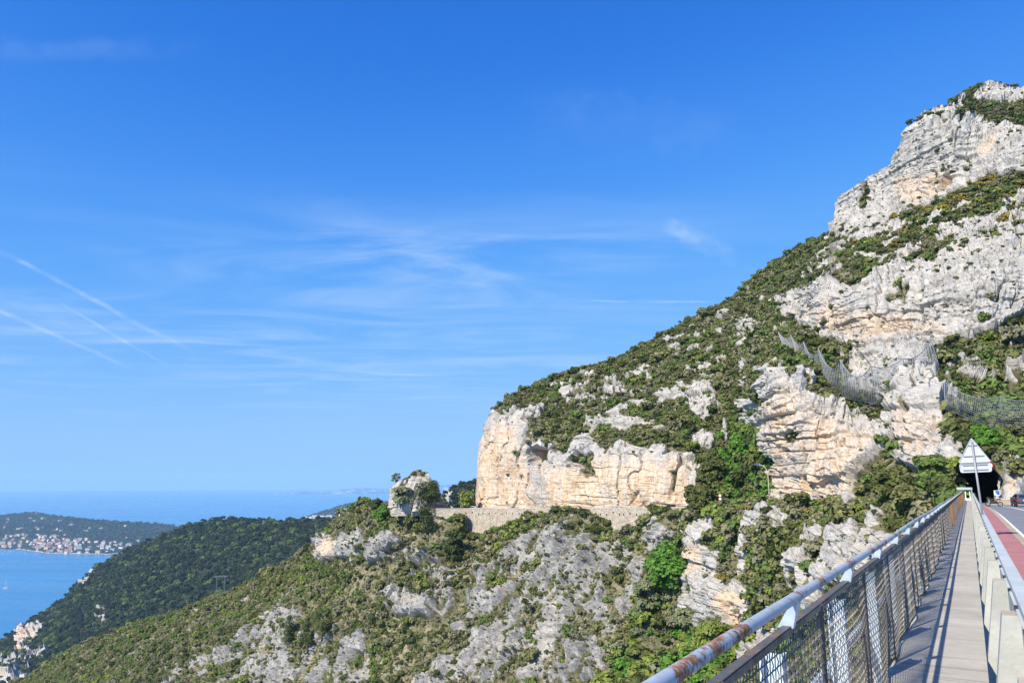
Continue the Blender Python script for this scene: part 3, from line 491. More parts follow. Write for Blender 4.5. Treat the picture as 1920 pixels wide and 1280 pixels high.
far_land('far_hills', np.arange(600, 960, 3.0), interp([(600, 921), (640, 917.5), (680, 914), (720, 916), (800, 913), (850, 907), (900, 904), (960, 904)]), 0, 31000.0, m_, 6)

# ------------------------------------------------------------------ the air between
def haze():
    mb = MB(); mb.box((0, 0, (-404 + 262) / 2), (90000, 90000, 262 + 404))
    m_ = bpy.data.materials.new('haze_air'); m_.use_nodes = True; t_ = NT(m_.node_tree); t_.n.clear()
    v = t_.node('ShaderNodeVolumePrincipled', {'Color': (0.50, 0.78, 1.0, 1), 'Density': HAZE, 'Anisotropy': 0.0})
    t_.l.new(v.outputs[0], t_.node('ShaderNodeOutputMaterial').inputs['Volume'])
    o = mb.build('haze', m_); o['kind'] = 'stuff'
HAZE = 4.4e-5
haze()
# ------------------------------------------------------------------ the bridge we stand on
BAZ, BSL = R(29.845), 0.0055
BM = Matrix.Translation((0, 0, -1.6)) @ Matrix.Rotation(-BAZ, 4, 'Z') @ Matrix.Rotation(-BSL, 4, 'X')     # local: x right of the path edge, y along, z up
def bpt(r, l, u): return BM @ Vector((r, l, u))
def on_bridge(o, r=0, l=0, u=0, rz=0): o.matrix_world = BM @ Matrix.Translation((r, l, u)) @ Matrix.Rotation(rz, 4, 'Z'); return o
def concrete_mat(name, c, line=0.0):
    m_, t_, b = new_mat(name); co = t_.node('ShaderNodeTexCoord').outputs['Object']
    n1 = t_.noise(co, 1.4, 8, 0.65); n2 = t_.noise(co, 22.0, 4, 0.6)
    col = t_.ramp(n1, [(0.3, tuple(0.80 * v for v in c)), (0.68, tuple(1.10 * v for v in c))])
    col = t_.mix(t_.m('MULTIPLY', t_.ss(n2, 0.5, 0.75), 0.30), col, tuple(0.55 * v for v in c) + (1,))
    big_ = t_.noise(co, 0.55, 6, 0.7, distortion=0.6); col = t_.mix(t_.m('MULTIPLY', t_.ss(big_, 0.5, 0.68), 0.38), col, tuple(0.60 * v for v in c) + (1,))
    if line:
        cr = t_.noise(t_.node('ShaderNodeMapping', {'Vector': co, 'Scale': (0.55, 9.0, 1)}).outputs[0], 1.0, 6, 0.6, distortion=0.5)
        col = t_.mix(t_.m('MULTIPLY', t_.ss(cr, 0.54, 0.68), 0.55), col, tuple(0.5 * v for v in c) + (1,))
        y = t_.node('ShaderNodeSeparateXYZ', {0: co}).outputs[1]
        jn = t_.m('ABSOLUTE', t_.m('SUBTRACT', t_.m('FRACT', t_.m('ADD', t_.m('DIVIDE', y, line), t_.m('MULTIPLY', n1, 0.03))), 0.5))
        col = t_.mix(t_.m('MULTIPLY', t_.m('SUBTRACT', 1.0, t_.ss(jn, 0.0, 0.013)), 0.75), col, (0.13, 0.11, 0.09, 1))
    t_.set(b.inputs['Base Color'], col); b.inputs['Roughness'].default_value = 0.88; b.inputs['Specular IOR Level'].default_value = 0.25
    t_.set(b.inputs['Normal'], t_.node('ShaderNodeBump', {'Strength': 0.25, 'Distance': 0.02, 'Height': t_.m('ADD', n1, n2)}).outputs[0])
    return m_
M_PATH = concrete_mat('weathered_path_concrete', (0.46, 0.425, 0.36), 1.05)
M_CONC = concrete_mat('pale_parapet_concrete', (0.44, 0.445, 0.41))
M_KERB = concrete_mat('kerb_stone', (0.45, 0.36, 0.26))
M_ASPH = simple('grey_asphalt', (0.20, 0.205, 0.215), 0.9, var=0.14, scale=0.6)
M_PINK = simple('worn_pink_surfacing', (0.40, 0.17, 0.165), 0.9, var=0.18, scale=1.2)
M_LINE = simple('road_paint_white', (0.78, 0.77, 0.73), 0.8, var=0.1, scale=4)
def painted(name, c, rust, lo, hi, rc=(0.30, 0.13, 0.045)):
    m_, t_, b = new_mat(name); co = t_.node('ShaderNodeNewGeometry').outputs['Position']
    n1 = t_.noise(co, 38.0, 6, 0.7); n0 = t_.noise(co, 2.4, 5, 0.65)
    msk = t_.ss(t_.m('ADD', t_.m('MULTIPLY', n1, 0.42), t_.m('MULTIPLY', n0, 0.58 + rust)), lo, hi)
    r_ = t_.ramp(t_.noise(co, 30.0, 4), [(0.35, tuple(0.6 * v for v in rc)), (0.65, tuple(1.3 * v for v in rc))])
    t_.set(b.inputs['Base Color'], t_.mix(msk, t_.ramp(t_.noise(co, 14.0, 4), [(0.3, tuple(0.85 * v for v in c)), (0.7, tuple(1.08 * v for v in c))]), r_))
    t_.set(b.inputs['Roughness'], t_.m('ADD', 0.42, t_.m('MULTIPLY', msk, 0.45))); b.inputs['Specular IOR Level'].default_value = 0.45
    return m_
M_RAIL = painted('grey_blue_rail_paint', (0.40, 0.45, 0.50), 0.06, 0.53, 0.60)
M_POST = painted('pale_blue_post_paint', (0.55, 0.64, 0.72), 0.0, 0.62, 0.66)
M_FRAME = painted('dark_frame_steel', (0.10, 0.095, 0.09), 0.0, 0.46, 0.62, (0.20, 0.13, 0.085))
M_WIRE = simple('dull_mesh_wire', (0.19, 0.17, 0.145), 0.6, 0.3, 0.25, 9)
M_RUST = simple('rusted_steel', (0.33, 0.155, 0.06), 0.85, 0, 0.35, 6)
M_GALV = simple('galvanised_steel', (0.42, 0.46, 0.49), 0.5, 0.25, 0.12, 5)
M_BEAM = simple('dull_guard_beam', (0.47, 0.50, 0.48), 0.7, 0.0, 0.10, 2.5)
M_DARK = simple('dark_iron', (0.025, 0.025, 0.028), 0.6)

def sag(l): return -0.85 * float(np.clip((l - 45) / 65.0, 0, 1)) ** 1.5
def flat_strip(name, r0, r1, l0, l1, u, mat, n=1, th=0.0):
    ls = np.linspace(l0, l1, n + 1)
    if th:
        mb = MB(); n = max(n, 1)
        for i in range(n):
            a, b = ls[i], ls[i + 1]; ua, ub = (u + sag(a), u + sag(b)) if n > 1 else (u, u)
            mb.add([(r0, a, ua - th), (r1, a, ua - th), (r1, b, ub - th), (r0, b, ub - th), (r0, a, ua), (r1, a, ua), (r1, b, ub), (r0, b, ub)], [(4, 5, 6, 7), (0, 4, 7, 3), (1, 2, 6, 5)] + ([(0, 1, 5, 4)] if i == 0 else []))
        o = mb.build(name, mat)
    else:
        V = [(r, l, u + sag(l)) for l in ls for r in (r0, r1)]; o = mesh_np(name, V, [(2 * i, 2 * i + 1, 2 * i + 3, 2 * i + 2) for i in range(n)], mat)
    on_bridge(o); o['kind'] = 'structure'; return o
flat_strip('footpath', -0.76, 0.0, -4, 104, 0.0, M_PATH, th=0.14)
flat_strip('cycle_path', 0.28, 0.985, -4, 118, 0.20, M_PINK, 24)
flat_strip('kerb', 0.985, 1.17, -4, 112, 0.215, M_KERB, 24, th=0.2)
flat_strip('road', 1.17, 9.5, -4, 160, 0.085, M_ASPH, 32)
flat_strip('road_edge_line', 1.19, 1.36, -4, 112, 0.09, M_LINE, 24)
flat_strip('road_centre_line', 3.15, 3.32, -4, 118, 0.09, M_LINE, 24)
o = mesh_np('road_junction', [(-1.6, 106, -0.78), (24, 92, -0.78), (26, 134, -0.80), (-1.6, 190, -0.80)], [(0, 1, 2, 3)], M_ASPH); on_bridge(o); o['kind'] = 'structure'
o = mesh_np('verge', [(-1.9, 103.9, -0.1), (0.4, 103.9, -0.1), (0.4, 123, -0.4), (-1.9, 123, -0.4)], [(0, 1, 2, 3)], simple('dusty_verge', (0.36, 0.31, 0.24), 0.95)); on_bridge(o); o['kind'] = 'structure'
br = empty('road_bridge', label='long concrete road bridge under the railed footpath and the grey road', cat='bridge'); on_bridge(br)
mb = MB(); mb.box((4.9, 48, -1.52), (9.2, 108, 1.2)); mb.build('deck', M_CONC, br)
mb = MB(); mb.box((4.2, 48, -2.6), (9.6, 108, 0.95)); mb.build('girder', M_CONC, br)
for l in (30, 62):
    mb = MB(); mb.box((4.4, l, -22.7), (5.0, 2.4, 40)); mb.build('pier', M_CONC, br)

# railing: pipe handrail on tapered brackets, posts, and wire-mesh panels in angle-iron frames
rl = empty('mesh_railing', label='long pale blue railing of rusty pipe and wire mesh beside the footpath', cat='railing'); on_bridge(rl)
RNG = random.Random(5)
PITCH_L, L0, NPOST = 1.935, -2.06, 53
posts = [L0 + PITCH_L * k for k in range(NPOST)]
mb = MB(); mb.tube([(-0.70, l, 1.115 + 0.008 * math.sin(l * 0.6)) for l in np.arange(-3, 36, 0.96)], 0.023, 12); mb.build('handrail', M_RAIL, rl, smooth=True)
mb = MB(); mb.tube([(-0.70, l, 1.115 + 0.008 * math.sin(l * 0.6)) for l in np.arange(35, 100.6, 1.9)], 0.0245, 8); mb.build('handrail', painted('rustier_rail_paint', (0.40, 0.42, 0.48), 0.3, 0.56, 0.66), rl, smooth=True)
mb = MB(); mb.tube([(-0.905, l, 0.42) for l in np.arange(-3, 100.6, 2.4)], 0.03, 8); mb.build('lower_rail', M_POST, rl, smooth=True)
def bulge(k, t_, v):
    a = 0.055 * (hash01(k, 3, 0, 7) - 0.2) * math.sin(math.pi * t_) * math.sin(math.pi * min(1, v * 1.05)) + 0.028 * math.sin(2 * math.pi * (t_ + float(hash01(k, 1, 0, 7)))) * (1 - v) * math.sin(math.pi * t_)
    return float(a)
for k, l in enumerate(posts):
    near = l < 22; rusty = l > 33 and hash01(k, 2, 0, 9) < (0.5 if l < 55 else 0.85)
    # the post: two flanges and a web, and the tapered bracket that carries the handrail
    p = MB(); p.box((-0.775, l, 0.25), (0.014, 0.11, 1.24)); p.box((-0.82, l, 0.25), (0.076, 0.012, 1.24)); p.box((-0.865, l, 0.25), (0.014, 0.11, 1.24))
    po = p.build('post', M_RUST if rusty else M_POST, rl)
    b_ = MB(); T_ = [(-0.718, -0.055), (-0.693, -0.055), (-0.693, 0.055), (-0.718, 0.055)]; B_ = [(-0.79, -0.02), (-0.722, -0.02), (-0.722, 0.02), (-0.79, 0.02)]
    b_.add([(x, l + y, 0.985) for x, y in B_] + [(x, l + y, 1.10) for x, y in T_], [(3, 2, 1, 0), (4, 5, 6, 7), (0, 1, 5, 4), (1, 2, 6, 5), (2, 3, 7, 6), (3, 0, 4, 7)])
    b_.build('bracket', M_POST, po)
    # the panel between this post and the next
    a0, a1 = l + 0.80, l + 0.80 + PITCH_L - 0.02
    def S(t_, v): return (-0.735 + bulge(k, t_, v), a0 + (a1 - a0) * t_, 0.035 + 0.94 * v + 0.02 * (1 - v) * math.sin(5 * t_ + k))
    f_ = MB(); nseg = 8 if near else 3
    for v in (0.0, 1.0):
        pts = [S(i / nseg, v) for i in range(nseg + 1)]
        for i in range(nseg):
            p0, p1 = Vector(pts[i]), Vector(pts[i + 1]); wd = 0.013
            f_.add([p0 + Vector((-.006, 0, -wd)), p0 + Vector((.006, 0, -wd)), p1 + Vector((.006, 0, -wd)), p1 + Vector((-.006, 0, -wd)), p0 + Vector((-.006, 0, wd)), p0 + Vector((.006, 0, wd)), p1 + Vector((.006, 0, wd)), p1 + Vector((-.006, 0, wd))],
                   [(3, 2, 1, 0), (4, 5, 6, 7), (0, 1, 5, 4), (1, 2, 6, 5), (2, 3, 7, 6), (3, 0, 4, 7)])
        if v == 1.0:
            for i in range(nseg):
                p0, p1 = Vector(pts[i]) + Vector((-.016, 0, wd + .002)), Vector(pts[i + 1]) + Vector((-.016, 0, wd + .002))
                f_.add([p0 + Vector((-.016, 0, 0)), p0 + Vector((.020, 0, 0)), p1 + Vector((.020, 0, 0)), p1 + Vector((-.016, 0, 0)), p0 + Vector((-.016, 0, .005)), p0 + Vector((.020, 0, .005)), p1 + Vector((.020, 0, .005)), p1 + Vector((-.016, 0, .005))],
                       [(3, 2, 1, 0), (4, 5, 6, 7), (0, 1, 5, 4), (1, 2, 6, 5), (2, 3, 7, 6), (3, 0, 4, 7)])
    for t_ in (0.006, 0.994): f_.tube([Vector(S(t_, v)) for v in (0, .35, .7, 1.0)], 0.009, 4)
    fo = f_.build('panel_frame', M_RUST if rusty else M_FRAME, rl)
    w_ = MB(); sp = 0.045 if near else 0.090; rad = 0.0029 if near else 0.0052
    nv = int((a1 - a0) / sp); nh = int(0.94 / (0.047 if near else 0.1)); sub = 38 if l < 9 else (20 if near else 3); amp = 0.006 if near else 0.0
    for i in range(1, nv):
        t_ = i / nv; pts = []
        for j in range(sub + 1):
            v = j / sub; q = Vector(S(t_, v)); q.y += amp * (1 if j % 2 else -1); q.x += 0.3 * amp * (1 if (i + j) % 2 else -1); pts.append(q)
        w_.tube(pts, rad, 3, caps=False)
    for j in range(1, nh):
        v = j / nh; n_ = 12 if near else 3
        w_.tube([Vector(S(i / n_, v)) for i in range(n_ + 1)], rad * 1.1, 3, caps=False)
    w_.build('wire_mesh', M_RUST if rusty else M_WIRE, fo)

# roadside parapet: leaning concrete panels with pilasters, a steel beam bolted along the top
pr = empty('roadside_parapet', label='low pale concrete parapet with steel beam between footpath and pink strip', cat='barrier'); on_bridge(pr)
TP = simple('tan_weathered_top', (0.44, 0.37, 0.28), 0.9)
for k in range(-2, 46):
    l0 = 1.02 + 2.3 * k
    mb = MB(); mb.add([(0.225, l0 + .006, -0.45), (0.225, l0 + 2.294, -0.45), (0.225, l0 + 2.294, 0.70), (0.225, l0 + .006, 0.70), (0.268, l0 + .006, -0.45), (0.268, l0 + 2.294, -0.45), (0.268, l0 + 2.294, 0.70), (0.268, l0 + .006, 0.70)], [(0, 3, 2, 1), (3, 7, 6, 2), (4, 5, 6, 7), (0, 4, 7, 3), (1, 2, 6, 5), (0, 1, 5, 4)])
    pa = mb.build('concrete_panel', M_CONC, pr)
    mb = MB(); a = l0 + 0.98; fin = [(0.010, 0.0), (0.205, -0.42), (0.272, -0.42), (0.272, 0.725), (0.118, 0.725)]; n = 5
    vs = [(x, a, z) for x, z in fin] + [(x, a + 0.24, z) for x, z in fin]
    mb.add(vs, [(0, 1, 2, 3, 4), (9, 8, 7, 6, 5), (1, 0, 5, 6), (2, 1, 6, 7), (3, 2, 7, 8), (0, 4, 9, 5)]); mb.add(vs, [(4, 3, 8, 9)], 1)
    mb.build('pilaster', [M_CONC, TP], pa)
mb = MB(); mb.box((0.275, 52, 0.772), (0.098, 112, 0.07)); mb.box((0.335, 52, 0.66), (0.02, 112, 0.24)); mb.box((0.218, 52, 0.742), (0.022, 112, 0.012))
mb.build('guard_beam', M_BEAM, pr, bevel=0.006)
mb = MB()
for k in range(-1, 94): mb.box((0.212, 1.3 + 1.1 * k, 0.755), (0.022, 0.035, 0.03))
ob = mb.build('bolts', M_DARK, pr); ob['kind'] = 'stuff'

# triangular warning sign seen from behind, on a post against the parapet
ws = empty('warning_sign', label='back of triangular road sign with rectangular plate, on leaning post by parapet', cat='road sign'); ws.matrix_world = BM @ Matrix.Translation((0.27, 26.2, 0.24)) @ Matrix.Rotation(R(-2.2), 4, 'Y')
M_SIGN = simple('sign_back_grey', (0.50, 0.52, 0.57), 0.5, 0.0, 0.06, 3)
def rounded(poly, r, n=5):
    out = []
    for i, p in enumerate(poly):
        a, p, b = Vector(poly[i - 1]), Vector(p), Vector(poly[(i + 1) % len(poly)])
        d0, d1 = (a - p).normalized(), (b - p).normalized()
        for j in range(n + 1):
            t_ = j / n; out.append((p + d0 * r * (1 - t_) ** 2 + d1 * r * t_ ** 2))
    return out
mb = MB(); mb.tube([(0, 0, -0.3), (0, 0, 2.62)], 0.030, 10); mb.build('post', simple('sign_post_steel', (0.30, 0.30, 0.31), 0.55, 0.3, 0.1), ws, smooth=True)
def plate(poly, y, name, lip):
    q = rounded([(x, y, z) for x, z in poly], 0.07); mb = MB(); mb.prism(q, (0, 0.012, 0))
    c = sum((Vector(v) for v in q), Vector()) / len(q); n = len(q); inner = [c + (Vector(v) - c) * 0.94 for v in q]
    vs = [Vector(v) - Vector((0, 0.001, 0)) for v in q] + [Vector(v) - Vector((0, 0.022, 0)) for v in q] + [v - Vector((0, 0.022, 0)) for v in inner] + [v - Vector((0, 0.001, 0)) for v in inner]
    mb.add(vs, [(k2 * n + i, k2 * n + (i + 1) % n, (k2 + 1) * n + (i + 1) % n, (k2 + 1) * n + i) for k2 in range(3) for i in range(n)])
    return mb.build(name, M_SIGN, ws)
plate([(-0.415, 2.02), (0.415, 2.02), (0.0, 2.74)], 0.045, 'triangle_plate', 1)
plate([(-0.395, 1.745), (0.395, 1.745), (0.395, 2.005), (-0.395, 2.005)], 0.045, 'text_plate', 1)
for z, hw in ((2.50, 0.12), (2.20, 0.26), (1.95, 0.31), (1.81, 0.31)):
    mb = MB(); mb.box((0, 0.034, z), (2 * hw, 0.016, 0.026)); mb.build('clamp_bar', simple('clamp_grey', (0.22, 0.23, 0.26), 0.5, 0.4), ws)

# white gate at the far end of the footpath
g = empty('path_gate', label='small white gate closing the far end of the footpath', cat='gate'); on_bridge(g, -0.35, 101.5, 0)
M_WHITE = simple('white_paint', (0.78, 0.78, 0.76), 0.5, var=0.06)
for x in (-0.1, 0.32):
    mb = MB(); mb.box((x, 0, 0.5), (0.09, 0.09, 1.0)); mb.build('post', M_WHITE, g)
mb = MB(); mb.box((0.11, 0, 0.16), (0.75, 0.06, 0.22)); mb.build('board', M_WHITE, g)
mb = MB(); mb.box((-0.15, -0.06, 1.32), (1.5, 0.06, 0.26)); mb.box((0.52, -0.06, 0.9), (0.07, 0.06, 1.1)); mb.build('grey_rail', M_GALV, g)
# ------------------------------------------------------------------ vegetation
def leaf_mat():
    m_, t_, b = new_mat('foliage'); g_ = t_.node('ShaderNodeNewGeometry')
    tone = t_.node('ShaderNodeAttribute', attribute_name='tone', attribute_type='INSTANCER').outputs['Fac']
    isl = g_.outputs['Random Per Island']; P = g_.outputs['Position']
    base = t_.ramp(tone, [(0.0, (0.030, 0.045, 0.021)), (0.03, (0.084, 0.108, 0.036)), (0.09, (0.058, 0.085, 0.034)), (0.14, (0.140, 0.158, 0.052)), (0.30, (0.225, 0.232, 0.095)), (0.46, (0.155, 0.220, 0.060)), (0.60, (0.235, 0.290, 0.062)), (0.72, (0.120, 0.260, 0.040)), (0.80, (0.255, 0.245, 0.150)), (0.90, (0.33, 0.25, 0.045)), (0.97, (0.27, 0.30, 0.17))], 'CONSTANT')
    n_ = t_.noise(P, 0.35, 3)
    v = t_.m('ADD', t_.m('MULTIPLY', isl, 0.75), t_.m('MULTIPLY', n_, 0.9))
    col = t_.mix(1.0, base, t_.ramp(t_.m('MULTIPLY', v, 0.6), [(0.1, (0.55, 0.60, 0.55)), (0.5, (1.0, 1.0, 0.95)), (0.95, (1.8, 1.65, 1.3))]), 'MULTIPLY')
    t_.set(b.inputs['Base Color'], col); b.inputs['Roughness'].default_value = 0.75; b.inputs['Specular IOR Level'].default_value = 0.22
    tr = t_.node('ShaderNodeBsdfTranslucent', {'Color': t_.mix(0.5, col, (0.12, 0.16, 0.02, 1))})
    mx = t_.node('ShaderNodeMixShader', {0: 0.34, 1: b.outputs[0], 2: tr.outputs[0]})
    t_.l.new(mx.outputs[0], [n for n in t_.n if n.type == 'OUTPUT_MATERIAL'][0].inputs[0]); return m_
M_LEAF = leaf_mat()
M_BARK = simple('bark', (0.11, 0.085, 0.06), 0.95, var=0.3, scale=2)
def cloud(lobes, n, size, seed, needle=1.0, up=0.35):
    """leaf sprays scattered through the shells of several lobes (x, y, z, r)"""
    g = np.random.default_rng(seed); L = np.array(lobes, float); wgt = L[:, 3] ** 2; k = g.choice(len(L), n, p=wgt / wgt.sum())
    d = g.normal(size=(n, 3)); d /= np.linalg.norm(d, axis=1, keepdims=True); d[:, 2] = np.where((d[:, 2] < -0.3), -d[:, 2], d[:, 2])
    rr = L[k, 3] * (0.62 + 0.42 * g.random(n) ** 0.7) * (1 + 0.16 * np.sin(5 * d[:, 0] + 3 * k) * np.sin(4 * d[:, 1] + k))
    c = L[k, :3] + d * rr[:, None] * [1, 1, 0.9]
    c[:, 2] = np.maximum(c[:, 2], 0.02)
    nn = d * 0.85 + g.normal(size=(n, 3)) * 0.40 + [0, 0, up]; nn /= np.linalg.norm(nn, axis=1, keepdims=True)
    a = np.cross(nn, g.normal(size=(n, 3))); a /= np.linalg.norm(a, axis=1, keepdims=True); b = np.cross(nn, a)
    s_ = size * (0.55 + 0.9 * g.random(n))[:, None]; s2 = s_ * needle
    V = np.stack([c - a * s_ - b * s2 * 0.35, c + a * s_ * 0.25 - b * s2, c + a * s_ + b * s2 * 0.3, c - a * s_ * 0.2 + b * s2], 1).reshape(-1, 3)
    return V, np.arange(n * 4).reshape(n, 4)
def shrub_lobes(seed, nl=8, h=0.62, spread=0.62):
    g = np.random.default_rng(seed); out = [(0, 0, h * 0.75, 0.50)]
    for i in range(nl):
        a = i * 2.4 + g.random() * 0.9; q = spread * (0.55 + 0.45 * g.random()); out.append((q * math.cos(a), q * math.sin(a), 0.18 + h * g.random() * (1.15 - q), 0.26 + 0.20 * g.random()))
    return out
PROTO = []
for k in range(6):
    V, Fq = cloud(shrub_lobes(100 + k, 6 + k % 4, 0.5 + 0.12 * (k % 3), 0.55 + 0.05 * (k % 3)), 300, 0.135, k)
    me_o = mesh_np('shrub', V, Fq, M_LEAF); COL.objects.unlink(me_o); PROTO.append(me_o)
PCOL = bpy.data.collections.new('plant_forms')
for i, o_ in enumerate(PROTO): o_.name = 'form_%02d' % i; PCOL.objects.link(o_)

def instancer(name, pos, scl, rz, tone, pick, coll):
    me = bpy.data.meshes.new(name); me.vertices.add(len(pos)); me.vertices.foreach_set('co', np.ascontiguousarray(pos, np.float32).ravel())
    for nm, ty, arr, key in (('scl', 'FLOAT_VECTOR', scl, 'vector'), ('rot', 'FLOAT_VECTOR', np.stack([0 * rz, 0 * rz, rz], -1), 'vector'), ('tone', 'FLOAT', tone, 'value'), ('pick', 'INT', pick, 'value')):
        a = me.attributes.new(nm, ty, 'POINT'); a.data.foreach_set(key, np.ascontiguousarray(arr, np.int32 if ty == 'INT' else np.float32).ravel())
    o = bpy.data.objects.new(name, me); link(o)
    ng = bpy.data.node_groups.new(name, 'GeometryNodeTree'); ng.interface.new_socket('Geometry', in_out='INPUT', socket_type='NodeSocketGeometry'); ng.interface.new_socket('Geometry', in_out='OUTPUT', socket_type='NodeSocketGeometry')
    t_ = NT(ng); gi = t_.node('NodeGroupInput'); go = t_.node('NodeGroupOutput')
    ci = t_.node('GeometryNodeCollectionInfo', transform_space='ORIGINAL'); ci.inputs['Collection'].default_value = coll; ci.inputs['Separate Children'].default_value = True; ci.inputs['Reset Children'].default_value = True
    def attr(nm, ty):
        n = t_.node('GeometryNodeInputNamedAttribute', data_type=ty); n.inputs['Name'].default_value = nm; return n.outputs['Attribute']
    ip = t_.node('GeometryNodeInstanceOnPoints'); t_.l.new(gi.outputs[0], ip.inputs['Points']); t_.l.new(ci.outputs[0], ip.inputs['Instance'])
    ip.inputs['Pick Instance'].default_value = True; t_.l.new(attr('pick', 'INT'), ip.inputs['Instance Index']); t_.l.new(attr('scl', 'FLOAT_VECTOR'), ip.inputs['Scale'])
    er = t_.node('FunctionNodeEulerToRotation'); t_.l.new(attr('rot', 'FLOAT_VECTOR'), er.inputs[0]); t_.l.new(er.outputs[0], ip.inputs['Rotation'])
    t_.l.new(ip.outputs[0], go.inputs[0]); md = o.modifiers.new('scatter', 'NODES'); md.node_group = ng
    o['kind'] = 'stuff'; return o
def project(P):
    y = P[..., 1] * CT + P[..., 2] * ST; z = -P[..., 1] * ST + P[..., 2] * CT
    return 960 + F * P[..., 0] / y, 640 - F * z / y
def scatter(sh, density, size_med, seed, keep=0.50, lo=0.6, hi=5.2, spread=0.50, dens_fn=None, inner=0, on_rock=0.10):
    S = SHEETS[sh]; g = np.random.default_rng(seed); P = S['P']; w_ = S['area'].copy()
    if inner: w_[:S['nb'] - 1] = 0; w_[:, :S['nl']] = 0
    veg = np.clip(1 - S['rock'], 0, 1); cl_ = np.clip((fbm(P / 7.0, 3, seed + 300) - 0.08) * 5, 0, 1) * 0.9 + 0.03           # on bare rock plants keep to clefts and ledges
    veg = np.where(S['rock'] > 0.5, on_rock * 2.2 * cl_ * (1 - 0.93 * np.clip(S['orange'] * 1.6, 0, 1)), veg)
    if dens_fn is not None: veg = veg * dens_fn(S['px'], S['py'], P)
    w_ = np.clip(w_, 0, 12 if sh in ('mountain', 'hillside', 'spur', 'rock_knob') else 4000) * veg; n = int(density * w_.sum()); idx = g.choice(w_.size, n, p=(w_ / w_.sum()).ravel())
    pos = P.reshape(-1, 3)[idx] + g.normal(size=(n, 3)) * 0.25; rock = S['rock'].ravel()[idx]
    sz = np.clip(np.exp(g.normal(math.log(size_med), spread, n)), lo, hi) * np.where(rock > 0.5, 0.62, 1.0)
    order = np.argsort(-sz * (0.4 + g.random(n))); cell = {}; ok = []                      # keep plants from growing through one another
    cs = hi
    for i in order:
        p = pos[i]; c = (int(p[0] // cs), int(p[1] // cs), int(p[2] // cs)); bad = False
        for dx in (-1, 0, 1):
            for dy in (-1, 0, 1):
                for dz_ in (-1, 0, 1):
                    for j in cell.get((c[0] + dx, c[1] + dy, c[2] + dz_), ()):
                        q = pos[j]; d2 = (p[0] - q[0]) ** 2 + (p[1] - q[1]) ** 2 + (p[2] - q[2]) ** 2
                        if d2 < (keep * 0.5 * (sz[i] + sz[j])) ** 2: bad = True; break
                    if bad: break
                if bad: break
            if bad: break
        if not bad: cell.setdefault(c, []).append(i); ok.append(i)
    ok = np.array(ok); return dict(pos=pos[ok], size=sz[ok], px=S['px'].ravel()[idx][ok], py=S['py'].ravel()[idx][ok], rock=rock[ok], sheet=sh)
def tones(s, seed, base):
    """foliage classes vary in drifts: base is a list of (weight, tone)"""
    g = np.random.default_rng(seed); n = len(s['size']); f = 0.5 + 0.5 * fbm(s['pos'] / 22.0, 3, seed) * 1.5 + g.normal(size=n) * 0.30
    w_ = np.array([b[0] for b in base], float); c = np.cumsum(w_ / w_.sum()); return np.array([b[1] for b in base])[np.clip(np.searchsorted(c, np.clip(f, 0, 0.999)), 0, len(base) - 1)]
FD, FM, DK, OD, OL, MG, YG, BG, TW, OC, PL = 0.01, 0.11, 0.05, 0.2, 0.37, 0.52, 0.65, 0.75, 0.85, 0.93, 0.98
def no_tunnel(px, py, P): return 1 - poly_mask(px, py, [(1793, 950), (1796, 880), (1812, 860), (1860, 856), (1884, 885), (1888, 912), (1940, 912), (1940, 950)], 3)
def b_cover(px, py, P):
    f = 0.5 + 0.9 * fbm(P / 16.0, 3, 77); f = np.clip(f * 1.6, 0.25, 1); return f
allS = []
s = scatter('mountain', 0.56, 1.9, 1, dens_fn=no_tunnel); s['tone'] = tones(s, 2, [(2, TW), (3, DK), (4.5, OD), (7, OL), (5.5, MG), (2.0, DK), (2.6, YG), (1.2, TW)])
gul = poly_mask(s['px'], s['py'], [(1310, 950), (1340, 850), (1370, 760), (1430, 760), (1452, 860), (1460, 945)], 10) > np.random.default_rng(4).random(len(s['px'])); s['tone'][gul] = np.random.default_rng(5).choice([DK, MG, MG, BG, OD], gul.sum()); s['size'][gul] *= 1.35
up = (poly_mask(s['px'], s['py'], [(1600, 460), (1850, 320), (1930, 330), (1930, 420), (1680, 480)], 10) > 0.5) & (np.random.default_rng(6).random(len(s['px'])) < 0.22); s['tone'][up] = OC
rt = poly_mask(s['px'], s['py'], [(1770, 760), (1930, 600), (1930, 900), (1800, 860)], 10) > 0.5; s['size'][rt] *= 1.2; s['tone'][rt & (np.random.default_rng(7).random(len(rt)) < 0.3)] = MG
allS.append(s)
s = scatter('hillside', 0.66, 2.0, 11, dens_fn=b_cover, on_rock=0.5); s['tone'] = tones(s, 12, [(1.2, TW), (3.5, DK), (6, OD), (7, OL), (5, MG), (2.5, YG), (1.2, OL), (1.0, TW)])
rg = poly_mask(s['px'], s['py'], [(1120, 1300), (1200, 1120), (1260, 1040), (1300, 1040), (1310, 1300)], 10) > 0.5; s['tone'][rg] = np.random.default_rng(15).choice([MG, BG, YG, MG, OD, PL], rg.sum()); s['size'][rg] *= 1.5
allS.append(s)
s = scatter('spur', 0.8, 2.0, 21, dens_fn=lambda px, py, P: 1.0 * (px < 1796)); s['tone'] = tones(s, 22, [(1.6, TW), (3, OD), (3, DK), (6, OL), (6, MG), (2, YG), (0.7, OC), (1.2, TW)])
lo_ = poly_mask(s['px'], s['py'], [(1270, 1300), (1290, 1190), (1400, 1200), (1400, 1300)], 8) > 0.5; s['tone'][lo_] = np.random.default_rng(25).choice([MG, YG, BG, YG, OL], lo_.sum()); s['size'][lo_] *= 1.2
mid = poly_mask(s['px'], s['py'], [(1290, 950), (1460, 940), (1480, 1040), (1400, 1080), (1340, 1040)], 8) > 0.5; s['size'][mid] *= 1.35
allS.append(s)
